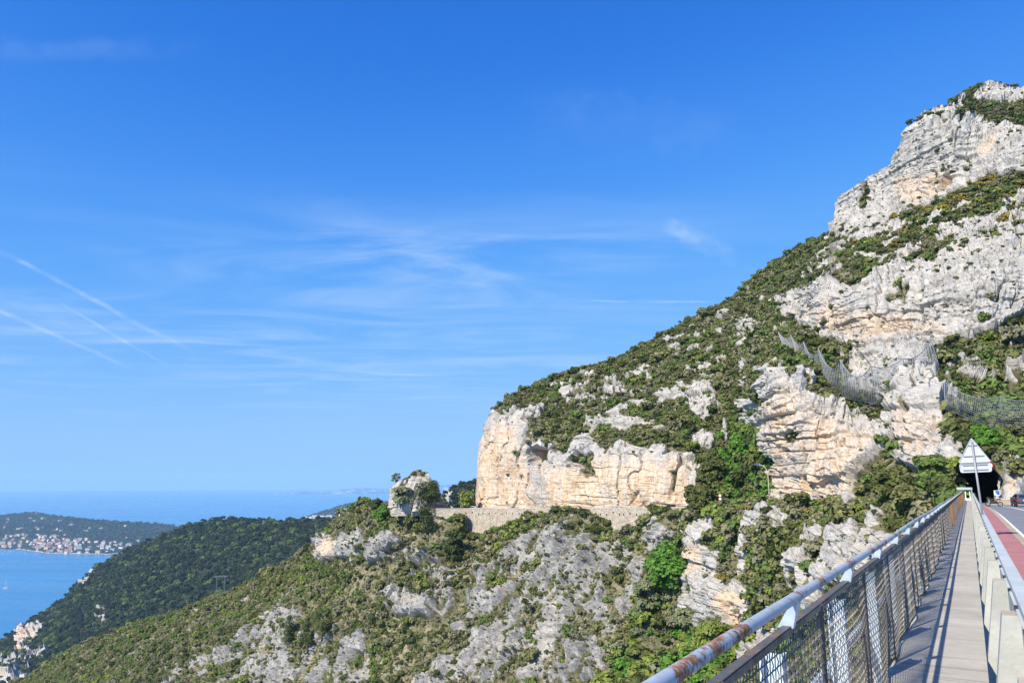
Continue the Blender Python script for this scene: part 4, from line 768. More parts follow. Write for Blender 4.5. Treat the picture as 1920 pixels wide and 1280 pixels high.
s = scatter('rock_knob', 0.5, 0.9, 41, lo=0.5, hi=2.0, on_rock=0.15); s['tone'] = tones(s, 42, [(2, OD), (3, OL), (1, TW)]); allS.append(s)
# coarse depth map of the relief, to know which plants can be seen
ZG = np.full((220, 330), 1e9)
for nm in ('mountain', 'hillside', 'spur'):
    S = SHEETS[nm]; x, y = project(S['P'].reshape(-1, 3)); r_ = np.hypot(S['P'][..., 0], S['P'][..., 1]).ravel()
    ok = (x > 0) & (x < 1979) & (y > 0) & (y < 1319); np.minimum.at(ZG, ((y[ok] / 6).astype(int), (x[ok] / 6).astype(int)), r_[ok])
PV = {k: np.concatenate([s[k] for s in allS]) for k in ('pos', 'size', 'px', 'py', 'rock', 'tone')}
PV['sheet'] = np.concatenate([[s['sheet']] * len(s['size']) for s in allS])
sx, sy = project(PV['pos']); rr = np.hypot(PV['pos'][:, 0], PV['pos'][:, 1]); app = PV['size'] / rr
gx = np.clip((sx / 6).astype(int), 0, 329); gy = np.clip((sy / 6).astype(int) - 1, 0, 219)
railx = 1800 - (sy - 929) / 0.623                                           # what the railing and bridge hide
vis = (sx > 8) & (sx < 1912) & (sy > 8) & (sy < 1272) & (rr < ZG[gy, gx] + 3.0) & ~((sy > 920) & (sx > railx - 14)) & (poly_mask(sx, sy, [(1790, 950), (1795, 815), (1865, 815), (1880, 950)], 1) < 0.5)
big_i = np.argsort(np.where(vis, -app, 0))[:292]
rest = np.ones(len(sx), bool); rest[big_i] = False
gR = np.random.default_rng(99); n_ = len(sx); RZ = gR.random(n_) * 6.28; PK = gR.integers(0, len(PROTO), n_)
SCL = np.stack([PV['size'] * 0.56 * (0.9 + 0.2 * gR.random(n_)), PV['size'] * 0.56 * (0.9 + 0.2 * gR.random(n_)), PV['size'] * 0.60 * (0.75 + 0.5 * gR.random(n_))], -1)
PV['pos'][:, 2] -= 0.12 * PV['size']
instancer('shrubbery', PV['pos'][rest], SCL[rest], RZ[rest], PV['tone'][rest], PK[rest], PCOL)
def ground_cover():
    ps, ss_, ts = [], [], []; g = np.random.default_rng(71)
    for nm, dn in (('mountain', 1.1), ('hillside', 1.1), ('spur', 1.0)):
        S = SHEETS[nm]; w_ = np.clip(S['area'], 0, 12) * np.where(S['rock'] > 0.5, (0.30 if nm == 'hillside' else 0.06) * (1 - np.clip(S['orange'], 0, 1)), 1.0) * (S['px'] < (1796 if nm == 'spur' else 1e9))
        if nm == 'mountain': w_ = w_ * no_tunnel(S['px'], S['py'], None)
        n = int(dn * w_.sum()); idx = g.choice(w_.size, n, p=(w_ / w_.sum()).ravel()); p = S['P'].reshape(-1, 3)[idx]; sz = np.exp(g.normal(math.log(0.62), 0.35, n)); f = 0.5 + 0.9 * fbm(p / 11.0, 3, 72) + g.normal(size=n) * 0.2
        ps.append(p - [0, 0, 0.05]); ss_.append(sz); ts.append(np.array([TW, TW, OL, OD, OL, MG, YG])[np.clip((f * 7).astype(int), 0, 6)])
    p, sz, tn = np.concatenate(ps), np.concatenate(ss_), np.concatenate(ts); n = len(sz)
    instancer('undergrowth', p, np.stack([sz * 0.62, sz * 0.62, sz * 0.5 * (0.7 + 0.6 * g.random(n))], -1), g.random(n) * 6.28, tn, g.integers(0, len(PROTO), n), PCOL)
ground_cover()
PLACES = [(960, 745, 'on the crest above the orange headland cliff'), (1090, 705, 'along the skyline of the headland slope'), (1050, 800, 'in the notch above the small cave'), (1095, 875, 'hanging in the hollow of the orange cliff'), (1120, 770, 'among grey outcrops on the headland slope'), (1210, 700, 'below the skyline by white boulders'), (1230, 800, 'on the lip of the orange road cliff'), (1310, 690, 'on the slope above the tall grey outcrop'), (1320, 640, 'just below the long rising skyline'), (1330, 830, 'at the upper edge of the green gully'), (1370, 760, 'in the head of the green gully'), (1390, 860, 'inside the green gully beside the road cliff'), (1340, 925, 'beside the old road near the tall cliff'), (1410, 930, 'around the foot of the blue lamp post'), (1400, 680, 'left of the sagging rock net'), (1430, 590, 'on the slope left of the layered band'), (1470, 500, 'on the skyline below the summit cliff'), (1530, 640, 'behind the left end of the rock net'), (1580, 480, 'on the ledge at the summit cliff foot'), (1610, 510, 'in the break of the layered cliff band'), (1560, 745, 'below the rock net on the cliff edge'), (1620, 770, 'in the saddle below the rock net'), (1500, 815, 'clinging to the big bare cliff'), (1680, 850, 'in the diagonal crack beside the big cliff'), (1650, 920, 'at the foot of the big bare cliff'), (1750, 900, 'left of the dark tunnel mouth'), (1700, 470, 'on ledges above the layered cliff band'), (1760, 400, 'on the slope under the summit cliff'), (1850, 345, 'at the foot of the summit cliff'), (1860, 215, 'on the terrace below the summit'), (1700, 280, 'clinging to the pale summit cliff'), (1880, 480, 'on the pale ledges by the frame edge'), (1820, 560, 'on the face of the layered band'), (1840, 680, 'on the slope right of the rock net'), (1800, 770, 'above the rounded cliff by the tunnel'), (1870, 730, 'behind the right-hand catch fence'), (1870, 820, 'above the tunnel behind the sign'), (1690, 700, 'among the posts of the rock net'),
    (660, 975, 'on the knoll at the end of the ridge'), (720, 965, 'below the lone rock knob'), (640, 1060, 'under the broken cliffs of the knoll'), (560, 1060, 'on the pale ridge against the dark hill'), (400, 1150, 'along the lower ridge above the dark valley'), (200, 1230, 'on the lowest bushy slope at the left'), (500, 1130, 'on the slope above the grey buttress'), (480, 1220, 'on the grey buttress of the slope'), (600, 1150, 'between the two grey buttresses'), (610, 1250, 'on the broken slope near the frame bottom'), (720, 1080, 'below the grey step under the knoll'), (740, 1200, 'in the grassy strip across the slope'), (800, 1140, 'around the pale overhang in mid slope'), (850, 1060, 'under the end of the stone wall'), (900, 1040, 'on the grassy ramp below the stone wall'), (950, 1120, 'among the jagged grey rock ribs'), (900, 1220, 'on the lower grey rock ribs'), (1050, 980, 'on the rise in front of the wall'), (1060, 1060, 'on the upper grey rock ribs'), (1070, 1180, 'right of the lower rock ribs'), (1180, 1010, 'below the deep part of the wall'), (1200, 1090, 'beside the bright green gully tree'), (1180, 1220, 'low in the gully at the frame bottom'),
    (1320, 990, 'on top of the white pillar cliff'), (1340, 1060, 'behind the white pillar cliff'), (1400, 1000, 'in the thicket under the old road'), (1440, 1060, 'on the green slope between two white cliffs'), (1430, 1130, 'right of the orange stained pillar foot'), (1340, 1230, 'at the foot of the white pillar'), (1500, 980, 'on the bank above the slabby rocks'), (1520, 1060, 'growing between the slabby white rocks'), (1600, 960, 'on the bank near the railing'), (1680, 960, 'close behind the far railing'), (1440, 1220, 'under the slabs by the handrail')]
PA = np.array([(p[0], p[1]) for p in PLACES], float)
TN = {DK: 'dark green', OD: 'deep olive', OL: 'olive green', MG: 'mid green', YG: 'yellow green', BG: 'bright green', TW: 'greyish dry', OC: 'ochre flowering', PL: 'pale green'}
groups = {}
for i in big_i:
    pl = PLACES[int(np.argmin(((PA - [sx[i], sy[i]]) ** 2).sum(1)))][2]; a_ = app[i] * F
    sz_ = 'small' if a_ < 18 else ('large' if a_ > 27 else 'rounded'); groups.setdefault((sz_, TN[float(PV['tone'][i])], pl), []).append(i)
ORD = ['first', 'second', 'third', 'fourth', 'fifth', 'sixth', 'seventh', 'eighth', 'ninth', 'tenth', 'eleventh', 'twelfth']
for (sz_, tn, pl), ids in groups.items():
    ids = sorted(ids, key=lambda i: sx[i])
    for q, i in enumerate(ids):
        n = len(ids); suf = '' if n == 1 else (', ' + ('left' if q == 0 else 'right') + ' of two' if n == 2 else (', %s from the left' % ORD[min(q, 11)]))
        o = bpy.data.objects.new('shrub', PROTO[PK[i]].data); o.location = PV['pos'][i]; o.rotation_euler = (0, 0, RZ[i]); o.scale = SCL[i]; link(o)
        o['tone'] = float(PV['tone'][i]); tag(o, f'{sz_} {tn} shrub {pl}{suf}', 'shrub', 'shrubs on the rocky mountainside')

# woods on the far hills
TOWN = [(-10, 1008), (30, 1002), (70, 1004), (100, 1004), (140, 1010), (215, 1016), (262, 1016), (262, 1036), (160, 1040), (90, 1040), (40, 1034), (-10, 1032)]
def woods(name, sh, density, med, seed, lo, hi, wts, keep=0.6, dens_fn=None):
    s = scatter(sh, density, med, seed, keep=keep, dens_fn=dens_fn, lo=lo, hi=hi, spread=0.36); g = np.random.default_rng(seed); n = len(s['size'])
    s['pos'][:, 2] -= 0.1 * s['size']; sc_ = np.stack([s['size'] * 0.58, s['size'] * 0.58, s['size'] * 0.62 * (0.8 + 0.5 * g.random(n))], -1)
    return instancer(name, s['pos'], sc_, g.random(n) * 6.28, tones(s, seed, wts), g.integers(0, len(PROTO), n), PCOL)
woods('wood', 'wooded_hill', 0.024, 8.5, 31, 4.5, 15.0, [(4, FD), (3, FM), (3, FD), (3, FM), (1.6, OD), (1.0, MG)], keep=0.66)
woods('copse', 'wooded_spur', 0.03, 5.0, 33, 3.0, 8.0, [(5, FD), (3, FM), (2, OD)])
woods('cape_wood', 'peninsula', 0.0034, 13.0, 35, 8.0, 22.0, [(5, FD), (3, FM), (1, OD)], dens_fn=lambda px, py, P: 1 - 0.9 * poly_mask(px, py, TOWN, 3))
# ------------------------------------------------------------------ the old road on its stone wall
def ground(sh, px, py):
    S = SHEETS[sh]; x, y = project(S['P'][S['nb']:, S['nl']:]); k = int(np.argmin((x - px) ** 2 + (y - py) ** 2)); return Vector(S['P'][S['nb']:, S['nl']:].reshape(-1, 3)[k])
WR = interp([(800, 286.5), (880, 282), (930, 277), (1000, 260), (1100, 240.5), (1200, 223.5), (1292, 210), (1350, 201), (1440, 181.5), (1520, 164), (1640, 143)])
def wall_mat():
    m_, t_, b = new_mat('rubble_stone_wall'); P = t_.node('ShaderNodeNewGeometry').outputs['Position']
    v = t_.node('ShaderNodeTexVoronoi', {'Vector': P, 'Scale': 1.5}); e = t_.node('ShaderNodeTexVoronoi', {'Vector': P, 'Scale': 1.5}, feature='DISTANCE_TO_EDGE').outputs['Distance']
    n1 = t_.noise(P, 0.12, 5, 0.6); st = t_.noise(t_.node('ShaderNodeMapping', {'Vector': P, 'Scale': (0.5, 0.5, 0.07)}).outputs[0], 1.0, 5, 0.65)
    c = t_.ramp(t_.node('ShaderNodeSeparateColor', {0: v.outputs['Color']}).outputs[0], [(0.0, (0.36, 0.29, 0.215)), (0.5, (0.47, 0.395, 0.30)), (1.0, (0.54, 0.475, 0.38))])
    c = t_.mix(t_.m('MULTIPLY', t_.m('SUBTRACT', 1.0, t_.ss(e, 0.0, 0.10)), 0.5), c, (0.20, 0.165, 0.125, 1))
    c = t_.mix(t_.m('MULTIPLY', t_.ss(st, 0.5, 0.72), 0.4), c, (0.27, 0.235, 0.19, 1)); c = t_.mix(t_.m('MULTIPLY', t_.ss(n1, 0.5, 0.7), 0.3), c, (0.55, 0.46, 0.34, 1))
    t_.set(b.inputs['Base Color'], c); b.inputs['Roughness'].default_value = 0.95; b.inputs['Specular IOR Level'].default_value = 0.15
    t_.set(b.inputs['Normal'], t_.node('ShaderNodeBump', {'Strength': 0.5, 'Distance': 0.15, 'Height': t_.ss(e, 0.0, 0.2)}).outputs[0]); return m_
M_WALL = wall_mat()
wx_ = np.concatenate([np.arange(806, 1294, 4.0)])
wy_ = interp([(806, 954), (900, 953.5), (1200, 952.5), (1294, 951)])
top = at(wx_, wy_(wx_), WR(wx_)); rad = top * [1, 1, 0]; rad /= np.linalg.norm(rad, axis=1, keepdims=True)
base = top - rad * 0.7; base[:, 2] = top[:, 2] - 17.0
V = np.concatenate([base, top, top + rad * 0.55, top + rad * 0.55 + [0, 0, -1.2]]); n = len(wx_); i = np.arange(n - 1)
wt = empty('retaining_wall', label='tall tan rubble stone wall carrying the old road below the cliff', cat='stone wall')
mesh_np('stonework', V, np.concatenate([np.stack([i + k * n, i + 1 + k * n, i + 1 + (k + 1) * n, i + (k + 1) * n], -1) for k in range(3)]), M_WALL, wt)
c0 = top + rad * -0.10; V = np.concatenate([c0 + [0, 0, 0.0], c0 + [0, 0, 0.22], c0 + rad * 0.8 + [0, 0, 0.22], c0 + rad * 0.8])
mesh_np('coping', V, np.concatenate([np.stack([i + k * n, i + 1 + k * n, i + 1 + (k + 1) * n, i + (k + 1) * n], -1) for k in range(3)]), simple('pale_coping', (0.50, 0.44, 0.36), 0.9, scale=0.5), wt)
mb = MB()
for x in np.arange(865, 1200, 11.0):                                   # drain holes under the coping
    j = int((x - 806) / 4); p = top[j] - rad[j] * 0.03; mb.box((p[0], p[1], p[2] - 1.1 - 0.7 * float(hash01(int(x)))), (0.5, 0.2, 0.45))
wdh = mb.build('drain_holes', M_DARK, wt); wdh['kind'] = 'stuff'
rx = np.arange(770, 1660, 8.0); rz_top = at(rx, np.interp(rx, [770, 900, 1200, 1294, 1440, 1660], [955, 953.5, 952.5, 951, 946, 944]), WR(rx)); rad2 = rz_top * [1, 1, 0]; rad2 /= np.linalg.norm(rad2, axis=1, keepdims=True)
V = np.concatenate([rz_top + [0, 0, -0.7], rz_top + rad2 * 9.5 + [0, 0, -0.6]]); n = len(rx); i = np.arange(n - 1)
o = mesh_np('old_road', V, np.stack([i, i + 1, i + 1 + n, i + n], -1), M_ASPH); o['kind'] = 'structure'
def road_pt(px, off):
    j = np.clip(np.searchsorted(rx, px), 1, n - 1); p = Vector(rz_top[j] + rad2[j] * off + np.array([0, 0, -0.65])); t_ = rz_top[j] - rz_top[j - 1]; return p, math.atan2(t_[1], t_[0])

# dark bore of the road tunnel
cpx, cpy = 1835.0, 905.0; ring = []
pl_ = np.array(TUNNEL, float); seg = []
for a in range(len(pl_)):
    for k in range(4): seg.append(pl_[a] + (pl_[(a + 1) % len(pl_)] - pl_[a]) * k / 4)
seg = np.array(seg); seg = seg + (seg - [cpx, cpy]) * 0.10
p0 = at(seg[:, 0], seg[:, 1], 126.0 + 0 * seg[:, 0]); bdir = np.array([math.sin(BAZ), math.cos(BAZ), -0.004]); rings = []
for k in range(14):
    q = p0 + bdir * (5.0 * k) + np.array([0, 0, 0.0]); jit = noise3(q / 2.5, 5)[:, None] * 0.5; c = q.mean(0); rings.append(q + (q - c) / np.linalg.norm(q - c, axis=1, keepdims=True) * jit)
rings = np.array(rings); m = len(seg); ii = np.arange(14 * m).reshape(14, m); jj = np.roll(ii, -1, 1)
tn = empty('road_tunnel', label='dark unlined road tunnel bored through the cliff behind the triangular sign', cat='tunnel')
mesh_np('bore', rings.reshape(-1, 3), np.stack([ii[:-1], jj[:-1], jj[1:], ii[1:]], -1).reshape(-1, 4), simple('dark_bore_rock', (0.055, 0.052, 0.055), 0.95, var=0.3, scale=0.4), tn)  # bore walls in a near-black rock colour
me = bpy.data.meshes.new('far_end'); me.from_pydata([tuple(v) for v in rings[-1]], [], [tuple(range(m))]); me.materials.append(M_DARK); link(bpy.data.objects.new('dark_end_cap', me), tn)  # dark cap added across the bore, standing in for its unlit depth

# ------------------------------------------------------------------ trees with trunk and crown
def tree(kind, px, py, wpx, hpx, tone, label, sh=None, r=None, seed=0, cat='tree'):
    p = ground(sh, px, py) if sh else Vector(at(px, py, r)); rr_ = math.hypot(p.x, p.y); w_, h_ = wpx / F * rr_, hpx / F * rr_
    name = {'pine': 'pine_tree', 'wispy': 'young_tree', 'cone': 'conifer_tree'}.get(kind, 'leafy_tree'); root = empty(name, p - Vector((0, 0, 0.3)), label=label, cat=cat); g = random.Random(seed)
    tr_h = h_ * (0.34 if kind in ('round', 'pine') else 0.25); mb = MB(); lean = Vector((g.uniform(-.06, .06), g.uniform(-.06, .06), 0)) * h_
    mb.tube([(0, 0, 0), lean * 0.3 + Vector((0, 0, tr_h * 0.5)), lean + Vector((0, 0, tr_h)), lean * 1.2 + Vector((0, 0, h_ * 0.82))], [0.030 * h_, 0.024 * h_, 0.019 * h_, 0.006 * h_], 7)
    lobes = []
    nl = {'pine': 17, 'round': 17, 'cone': 13, 'wispy': 10, 'umbrella': 9}[kind]
    for q in range(nl):
        a = q * 2.399 + g.uniform(0, .7); f_ = (q + 0.5) / nl
        if kind == 'cone': z = h_ * (0.16 + 0.78 * f_); d = 0.5 * w_ * (1.02 - f_) * g.uniform(.5, .85); lr = 0.5 * w_ * (0.30 + 0.35 * (1 - f_))
        elif kind == 'umbrella': z = h_ * (0.72 + 0.18 * g.random()); d = 0.5 * w_ * math.sqrt(f_) * 0.8; lr = w_ * g.uniform(.15, .2)
        else: zc = g.uniform(0.25, 0.88); z = h_ * zc; prof = math.sin(math.pi * min(1, max(0, (zc - 0.08) / 0.98))) ** 0.7; d = 0.5 * w_ * prof * g.uniform(.35, .78); lr = 0.5 * w_ * g.uniform(.32, .50) * (0.75 if kind == 'wispy' else 1)
        e = Vector((d * math.cos(a), d * math.sin(a), z)); lobes.append((e.x + lean.x, e.y + lean.y, e.z, lr))
        b0 = lean * min(1, z / h_) + Vector((0, 0, max(tr_h * 0.6, z - 0.55 * d - 0.1 * h_)))
        mb.tube([b0, (b0 + e) / 2 + Vector((0, 0, 0.04 * h_)), e], [0.012 * h_, 0.008 * h_, 0.004 * h_], 5)
    mb.build('trunk', M_BARK, root, smooth=True)
    n_ = int({'pine': 3400, 'round': 3200, 'cone': 1700, 'wispy': 900, 'umbrella': 900}[kind] * min(1.6, max(0.35, wpx / 50)))
    V, Fq = cloud(lobes, n_, 0.10 * (w_ ** 0.5) * (0.9 if kind == 'pine' else 1.15) * (50 / max(wpx, 18)) ** 0.25, seed + 7, 0.55 if kind in ('pine', 'cone') else 1.0)
    c = mesh_np('crown', V, Fq, M_LEAF, root); c['tone'] = tone; return root
tree('pine', 806, 953, 54, 58, DK, 'dark broad pine growing against the lone rock knob', r=287, seed=1)
tree('round', 751, 952, 38, 38, PL, 'pale green bushy tree at the left foot of the rock knob', r=290, seed=2)
tree('wispy', 743, 909, 20, 24, OL, 'wispy young tree perched on the left shoulder of the rock knob', r=299, seed=3)
tree('round', 876, 955, 32, 34, YG, 'round yellow-green tree on the old road left of the orange cliff', r=287, seed=4)
tree('cone', 674, 948, 15, 18, DK, 'tiny dark conifer alone on the ridge crest', r=330, seed=5)
tree('round', 705, 957, 26, 22, DK, 'low dark tree between ridge crest and rock knob', sh='hillside', seed=6)
tree('round', 716, 980, 32, 30, BG, 'bright green tree on the knoll slope below the rock knob', sh='hillside', seed=7)
tree('pine', 803, 1012, 48, 60, DK, 'dark pine below the road just left of the stone wall', sh='hillside', seed=8)
tree('round', 772, 1000, 34, 46, OD, 'deep olive tree left of the dark pine below the road', sh='hillside', seed=12)
tree('round', 862, 1008, 34, 46, OL, 'grey-olive tree in front of the left end of the wall', sh='hillside', seed=9)
tree('round', 848, 1062, 46, 72, DK, 'tall dark tree under the left end of the stone wall', sh='hillside', seed=10)
tree('cone', 543, 1216, 28, 58, DK, 'leftmost of three dark conifers on the grey buttress', sh='hillside', seed=13)
tree('cone', 577, 1222, 30, 62, DK, 'middle one of three dark conifers on the grey buttress', sh='hillside', seed=14)
tree('pine', 603, 1200, 42, 58, OD, 'broader right one of three dark conifers on the grey buttress', sh='hillside', seed=15)
tree('round', 1257, 1124, 98, 96, BG, 'big vivid green tree in the gully beside the white pillar', sh='hillside', seed=16)
tree('round', 1212, 1168, 46, 76, PL, 'pale flowering tree left of the big vivid green tree', sh='hillside', seed=17)
tree('round', 1285, 1200, 40, 60, PL, 'pale green tree at the foot of the white pillar', sh='spur', seed=30)
tree('round', 1342, 1236, 72, 62, YG, 'yellow-green tree below the orange stained foot of the pillar', sh='spur', seed=31)
tree('round', 1266, 1185, 44, 56, TW, 'greyish olive tree right of the pale flowering tree', sh='hillside', seed=33)
tree('round', 1388, 862, 44, 46, BG, 'upper bright green tree in the green gully', sh='mountain', seed=18)
tree('round', 1377, 924, 34, 46, BG, 'vivid green tree low in the gully above the old road', sh='mountain', seed=19)
tree('round', 1421, 880, 40, 44, YG, 'yellow-green tree in the gully left of the bare cliff', sh='mountain', seed=20)
tree('round', 1336, 915, 54, 52, OD, 'deep olive tree in the gully beside the orange road cliff', sh='mountain', seed=21)
tree('round', 1433, 922, 36, 36, PL, 'pale tree just behind the blue-headed lamp post', sh='mountain', seed=22)
tree('umbrella', 1502, 945, 30, 22, OL, 'flat-topped little tree at the foot of the bare cliff', r=163, seed=23)
tree('round', 1310, 962, 58, 50, OD, 'dark leaning tree on top of the white pillar cliff', sh='spur', seed=24)
tree('round', 1668, 940, 60, 58, OD, 'rusty olive tree at the foot of the bare cliff', r=134, seed=25)
tree('round', 1746, 934, 56, 72, MG, 'mid green tree on the bank left of the tunnel', r=118, seed=26)
tree('round', 1770, 934, 42, 42, OD, 'deep olive tree touching the left edge of the tunnel', r=114, seed=27)
tree('round', 1700, 950, 44, 36, OL, 'low olive tree on the bank behind the rusty railing end', r=122, seed=28)
tree('round', 1850, 850, 52, 46, BG, 'bright green tree above the tunnel, right of the sign', sh='mountain', seed=29)
tree('round', 1880, 852, 46, 44, MG, 'second green tree above the tunnel, farther right', sh='mountain', seed=34)
tree('round', 1814, 838, 34, 32, DK, 'dark tree above the tunnel by the rounded cliff', sh='mountain', seed=35)
tree('round', 1906, 834, 50, 52, OL, 'grey-olive tree above the tunnel by the frame edge', sh='mountain', seed=36)
tree('round', 1846, 856, 40, 24, OD, 'low dark tree overhanging the tunnel mouth', sh='mountain', seed=37)
tree('round', 1910, 892, 34, 34, OL, 'olive tree on the rock right of the tunnel', sh='mountain', seed=38)

# ------------------------------------------------------------------ rockfall nets
M_NET = simple('net_steel', (0.27, 0.28, 0.295), 0.55, 0.2, 0.1)
def rock_net(label, posts, bottom, rows, cols, wire=0.047, sagk=1.0):
    root = empty('rockfall_net', at(posts[0][2], posts[0][3], posts[0][4]), label=label, cat='rockfall net'); o0 = np.array(root.location)
    tops = [at(a, b, r_ - 1.5) for a, b, _, _, r_ in posts]; bases = [at(c_, d_, r_) for _, _, c_, d_, r_ in posts]
    for a, b in zip(tops, bases):
        mb = MB(); mb.tube([b - o0, a - o0], 0.085, 6); mb.build('post', M_GALV, root)
    bx = [q[0] for q in bottom]; grid = []; nP = len(posts)
    for c_ in range(cols * (nP - 1) + 1):
        f_ = c_ / cols; k = min(int(f_), nP - 2); t_ = f_ - k; tp = tops[k] * (1 - t_) + tops[k + 1] * t_; dropm = sagk * 4 * t_ * (1 - t_) * 0.16 * np.linalg.norm(tops[k + 1] - tops[k])
        tp = tp - np.array([0, 0, dropm]); bpx = np.interp(f_ / (nP - 1), np.linspace(0, 1, len(bottom)), bx); bpy_ = np.interp(f_ / (nP - 1), np.linspace(0, 1, len(bottom)), [q[1] for q in bottom]); br_ = np.interp(f_, range(nP), [p[4] for p in posts])
        bt = at(bpx, bpy_, br_ - 1.0); col = []
        for j in range(rows + 1):
            v = j / rows; q = tp * (1 - v) + bt * v; radv = q * [1, 1, 0]; radv /= np.linalg.norm(radv); q = q - radv * (2.2 * math.sin(math.pi * v) * (0.5 + math.sin(math.pi * t_))) - np.array([0, 0, 0.5 * math.sin(math.pi * v)])
            col.append(q - o0)
        grid.append(col)
    mb = MB()
    for c_ in range(len(grid)): mb.tube(grid[c_], wire, 3, caps=False)
    for j in range(rows + 1): mb.tube([g_[j] for g_ in grid], wire * (2.2 if j in (0, rows) else 1), 3, caps=False)
    mb.build('net', M_NET, root)
    for k in range(0, nP, 2):
        mb = MB(); q = tops[k] - o0; mb.tube([q, q + np.array([5.0, 6.0, 1.2])], 0.02, 3); mb.build('stay_cable', M_NET, root)
    return root
rock_net('long sagging grey rockfall net strung on posts across the cliff', [(1459, 622, 1470, 650, 236), (1482, 628, 1497, 656, 228), (1506, 640, 1521, 674, 219), (1534, 653, 1554, 690, 204), (1575, 674, 1584, 722, 185), (1633, 686, 1645, 745, 168), (1693, 672, 1703, 716, 168), (1746, 636, 1764, 697, 173)],
         [(1470, 654), (1500, 690), (1522, 735), (1545, 742), (1580, 745), (1640, 757), (1690, 735), (1764, 697)], 15, 13)
rock_net('green-grey catch net on tall posts above the tunnel', [(1771, 716, 1772, 766, 148), (1876, 744, 1880, 800, 141), (1960, 740, 1962, 800, 138)], [(1772, 766), (1830, 790), (1880, 806), (1960, 806)], 12, 26, 0.026, 0.7)

# ------------------------------------------------------------------ street furniture and vehicles
p, _ = road_pt(1443, 1.0); p = Vector(at(1443, 946, 182.5)); sc_ = 182.5 / F
lp = empty('street_lamp', p, label='tall cream lamp post with a blue head beside the old road', cat='street lamp'); Hh = 66 * sc_
mb = MB(); arm = [(0, 0, 0), (0, 0, Hh * 0.8)] + [(-sc_ * 16 * (1 - math.cos(a)), 0, Hh * 0.8 + Hh * 0.25 * math.sin(a)) for a in np.linspace(0.2, math.pi / 2, 6)]
mb.tube(arm, [0.13] + [0.09] * (len(arm) - 1), 8); mb.build('pole', simple('cream_pole', (0.62, 0.55, 0.36), 0.5), lp, smooth=True)
mb = MB(); mb.box((-sc_ * 18.5, 0, Hh * 1.045), (0.95, 0.42, 0.24), Matrix.Rotation(R(12), 3, 'Y')); mb.box((-sc_ * 18.5, 0, Hh * 1.045 + 0.16), (0.6, 0.3, 0.12), Matrix.Rotation(R(12), 3, 'Y')); mb.build('lamp_head', simple('blue_lamp_head', (0.04, 0.12, 0.42), 0.35), lp, bevel=0.05)
o = empty('utility_pole', at(1293, 953, 214.5), label='thin grey pole at the right end of the orange road cliff', cat='pole')
mb = MB(); mb.tube([(0, 0, 0), (0, 0, 8.0)], [0.09, 0.06], 7); mb.build('pole', M_GALV, o); mb = MB(); mb.box((0, 0, 7.6), (0.5, 0.12, 0.12)); mb.build('bracket', M_DARK, o)
M_RED = simple('red_sign_ring', (0.45, 0.03, 0.03), 0.4); M_BLUE = simple('blue_sign', (0.03, 0.12, 0.40), 0.4)
def disc(mb, c, rad, th, mi, n=20): mb.prism([(c[0] + rad * math.cos(2 * math.pi * k / n), c[1], c[2] + rad * math.sin(2 * math.pi * k / n)) for k in range(n)], (0, th, 0), mi)
def round_sign(name, loc, rz, h, rads, label):
    o = empty(name, loc, rz, label, 'road sign')
    if h: mb = MB(); mb.tube([(0, 0.03, 0), (0, 0.03, h + 0.2)], 0.03, 6); mb.build('post', M_GALV, o)
    for k, r_ in enumerate(rads):
        mb = MB(); disc(mb, (0, 0, h - k * 0.85), r_, 0.02, 0); f_ = mb.build('face', M_RED, o); mb = MB(); disc(mb, (0, -0.012, h - k * 0.85), r_ * 0.72, 0.008, 0); mb.build('centre', M_WHITE, f_)
    return o
round_sign('road_sign', at(1351, 951, 203.0), R(-20), 2.9, (0.42, 0.42), 'two small round signs on one post under the green gully')
def bridge_at(px, l, u):
    d0 = ray(px, 905); az_ = math.atan2(d0[0], d0[1]) - BAZ; return bpt(l * math.tan(az_), l, u)
round_sign('road_sign', bridge_at(1859, 121, 0) + Vector((0, 0, 4.25)), -BAZ, 0, (0.42,), 'pale red-ringed round sign hung over the tunnel mouth')
q = bridge_at(1867, 119, -0.8); o = empty('direction_sign', q, -BAZ, 'small blue and white sign by the right tunnel edge', 'road sign')
mb = MB(); mb.tube([(0, 0.03, 0), (0, 0.03, 1.9)], 0.03, 6); mb.build('post', M_GALV, o); mb = MB(); mb.box((0, 0, 1.55), (0.62, 0.03, 0.62)); pn = mb.build('panel', M_WHITE, o)
mb = MB(); mb.prism([(0.02, -0.022, 1.3), (0.29, -0.022, 1.3), (0.29, -0.022, 1.82), (-0.24, -0.022, 1.82)], (0, 0.004, 0)); mb.build('blue_field', M_BLUE, pn)
lw = empty('low_wall', bridge_at(1888, 122, -0.8), -BAZ, 'low pale roadside wall right of the tunnel', 'low wall')
mb = MB(); mb.box((1.2, 0, 0.32), (7.0, 0.4, 0.64)); mb.build('stonework', M_KERB, lw, bevel=0.03); mb = MB(); mb.box((1.2, 0, 0.70), (7.2, 0.5, 0.12)); mb.build('coping', simple('light_coping', (0.52, 0.46, 0.38), 0.9), lw)

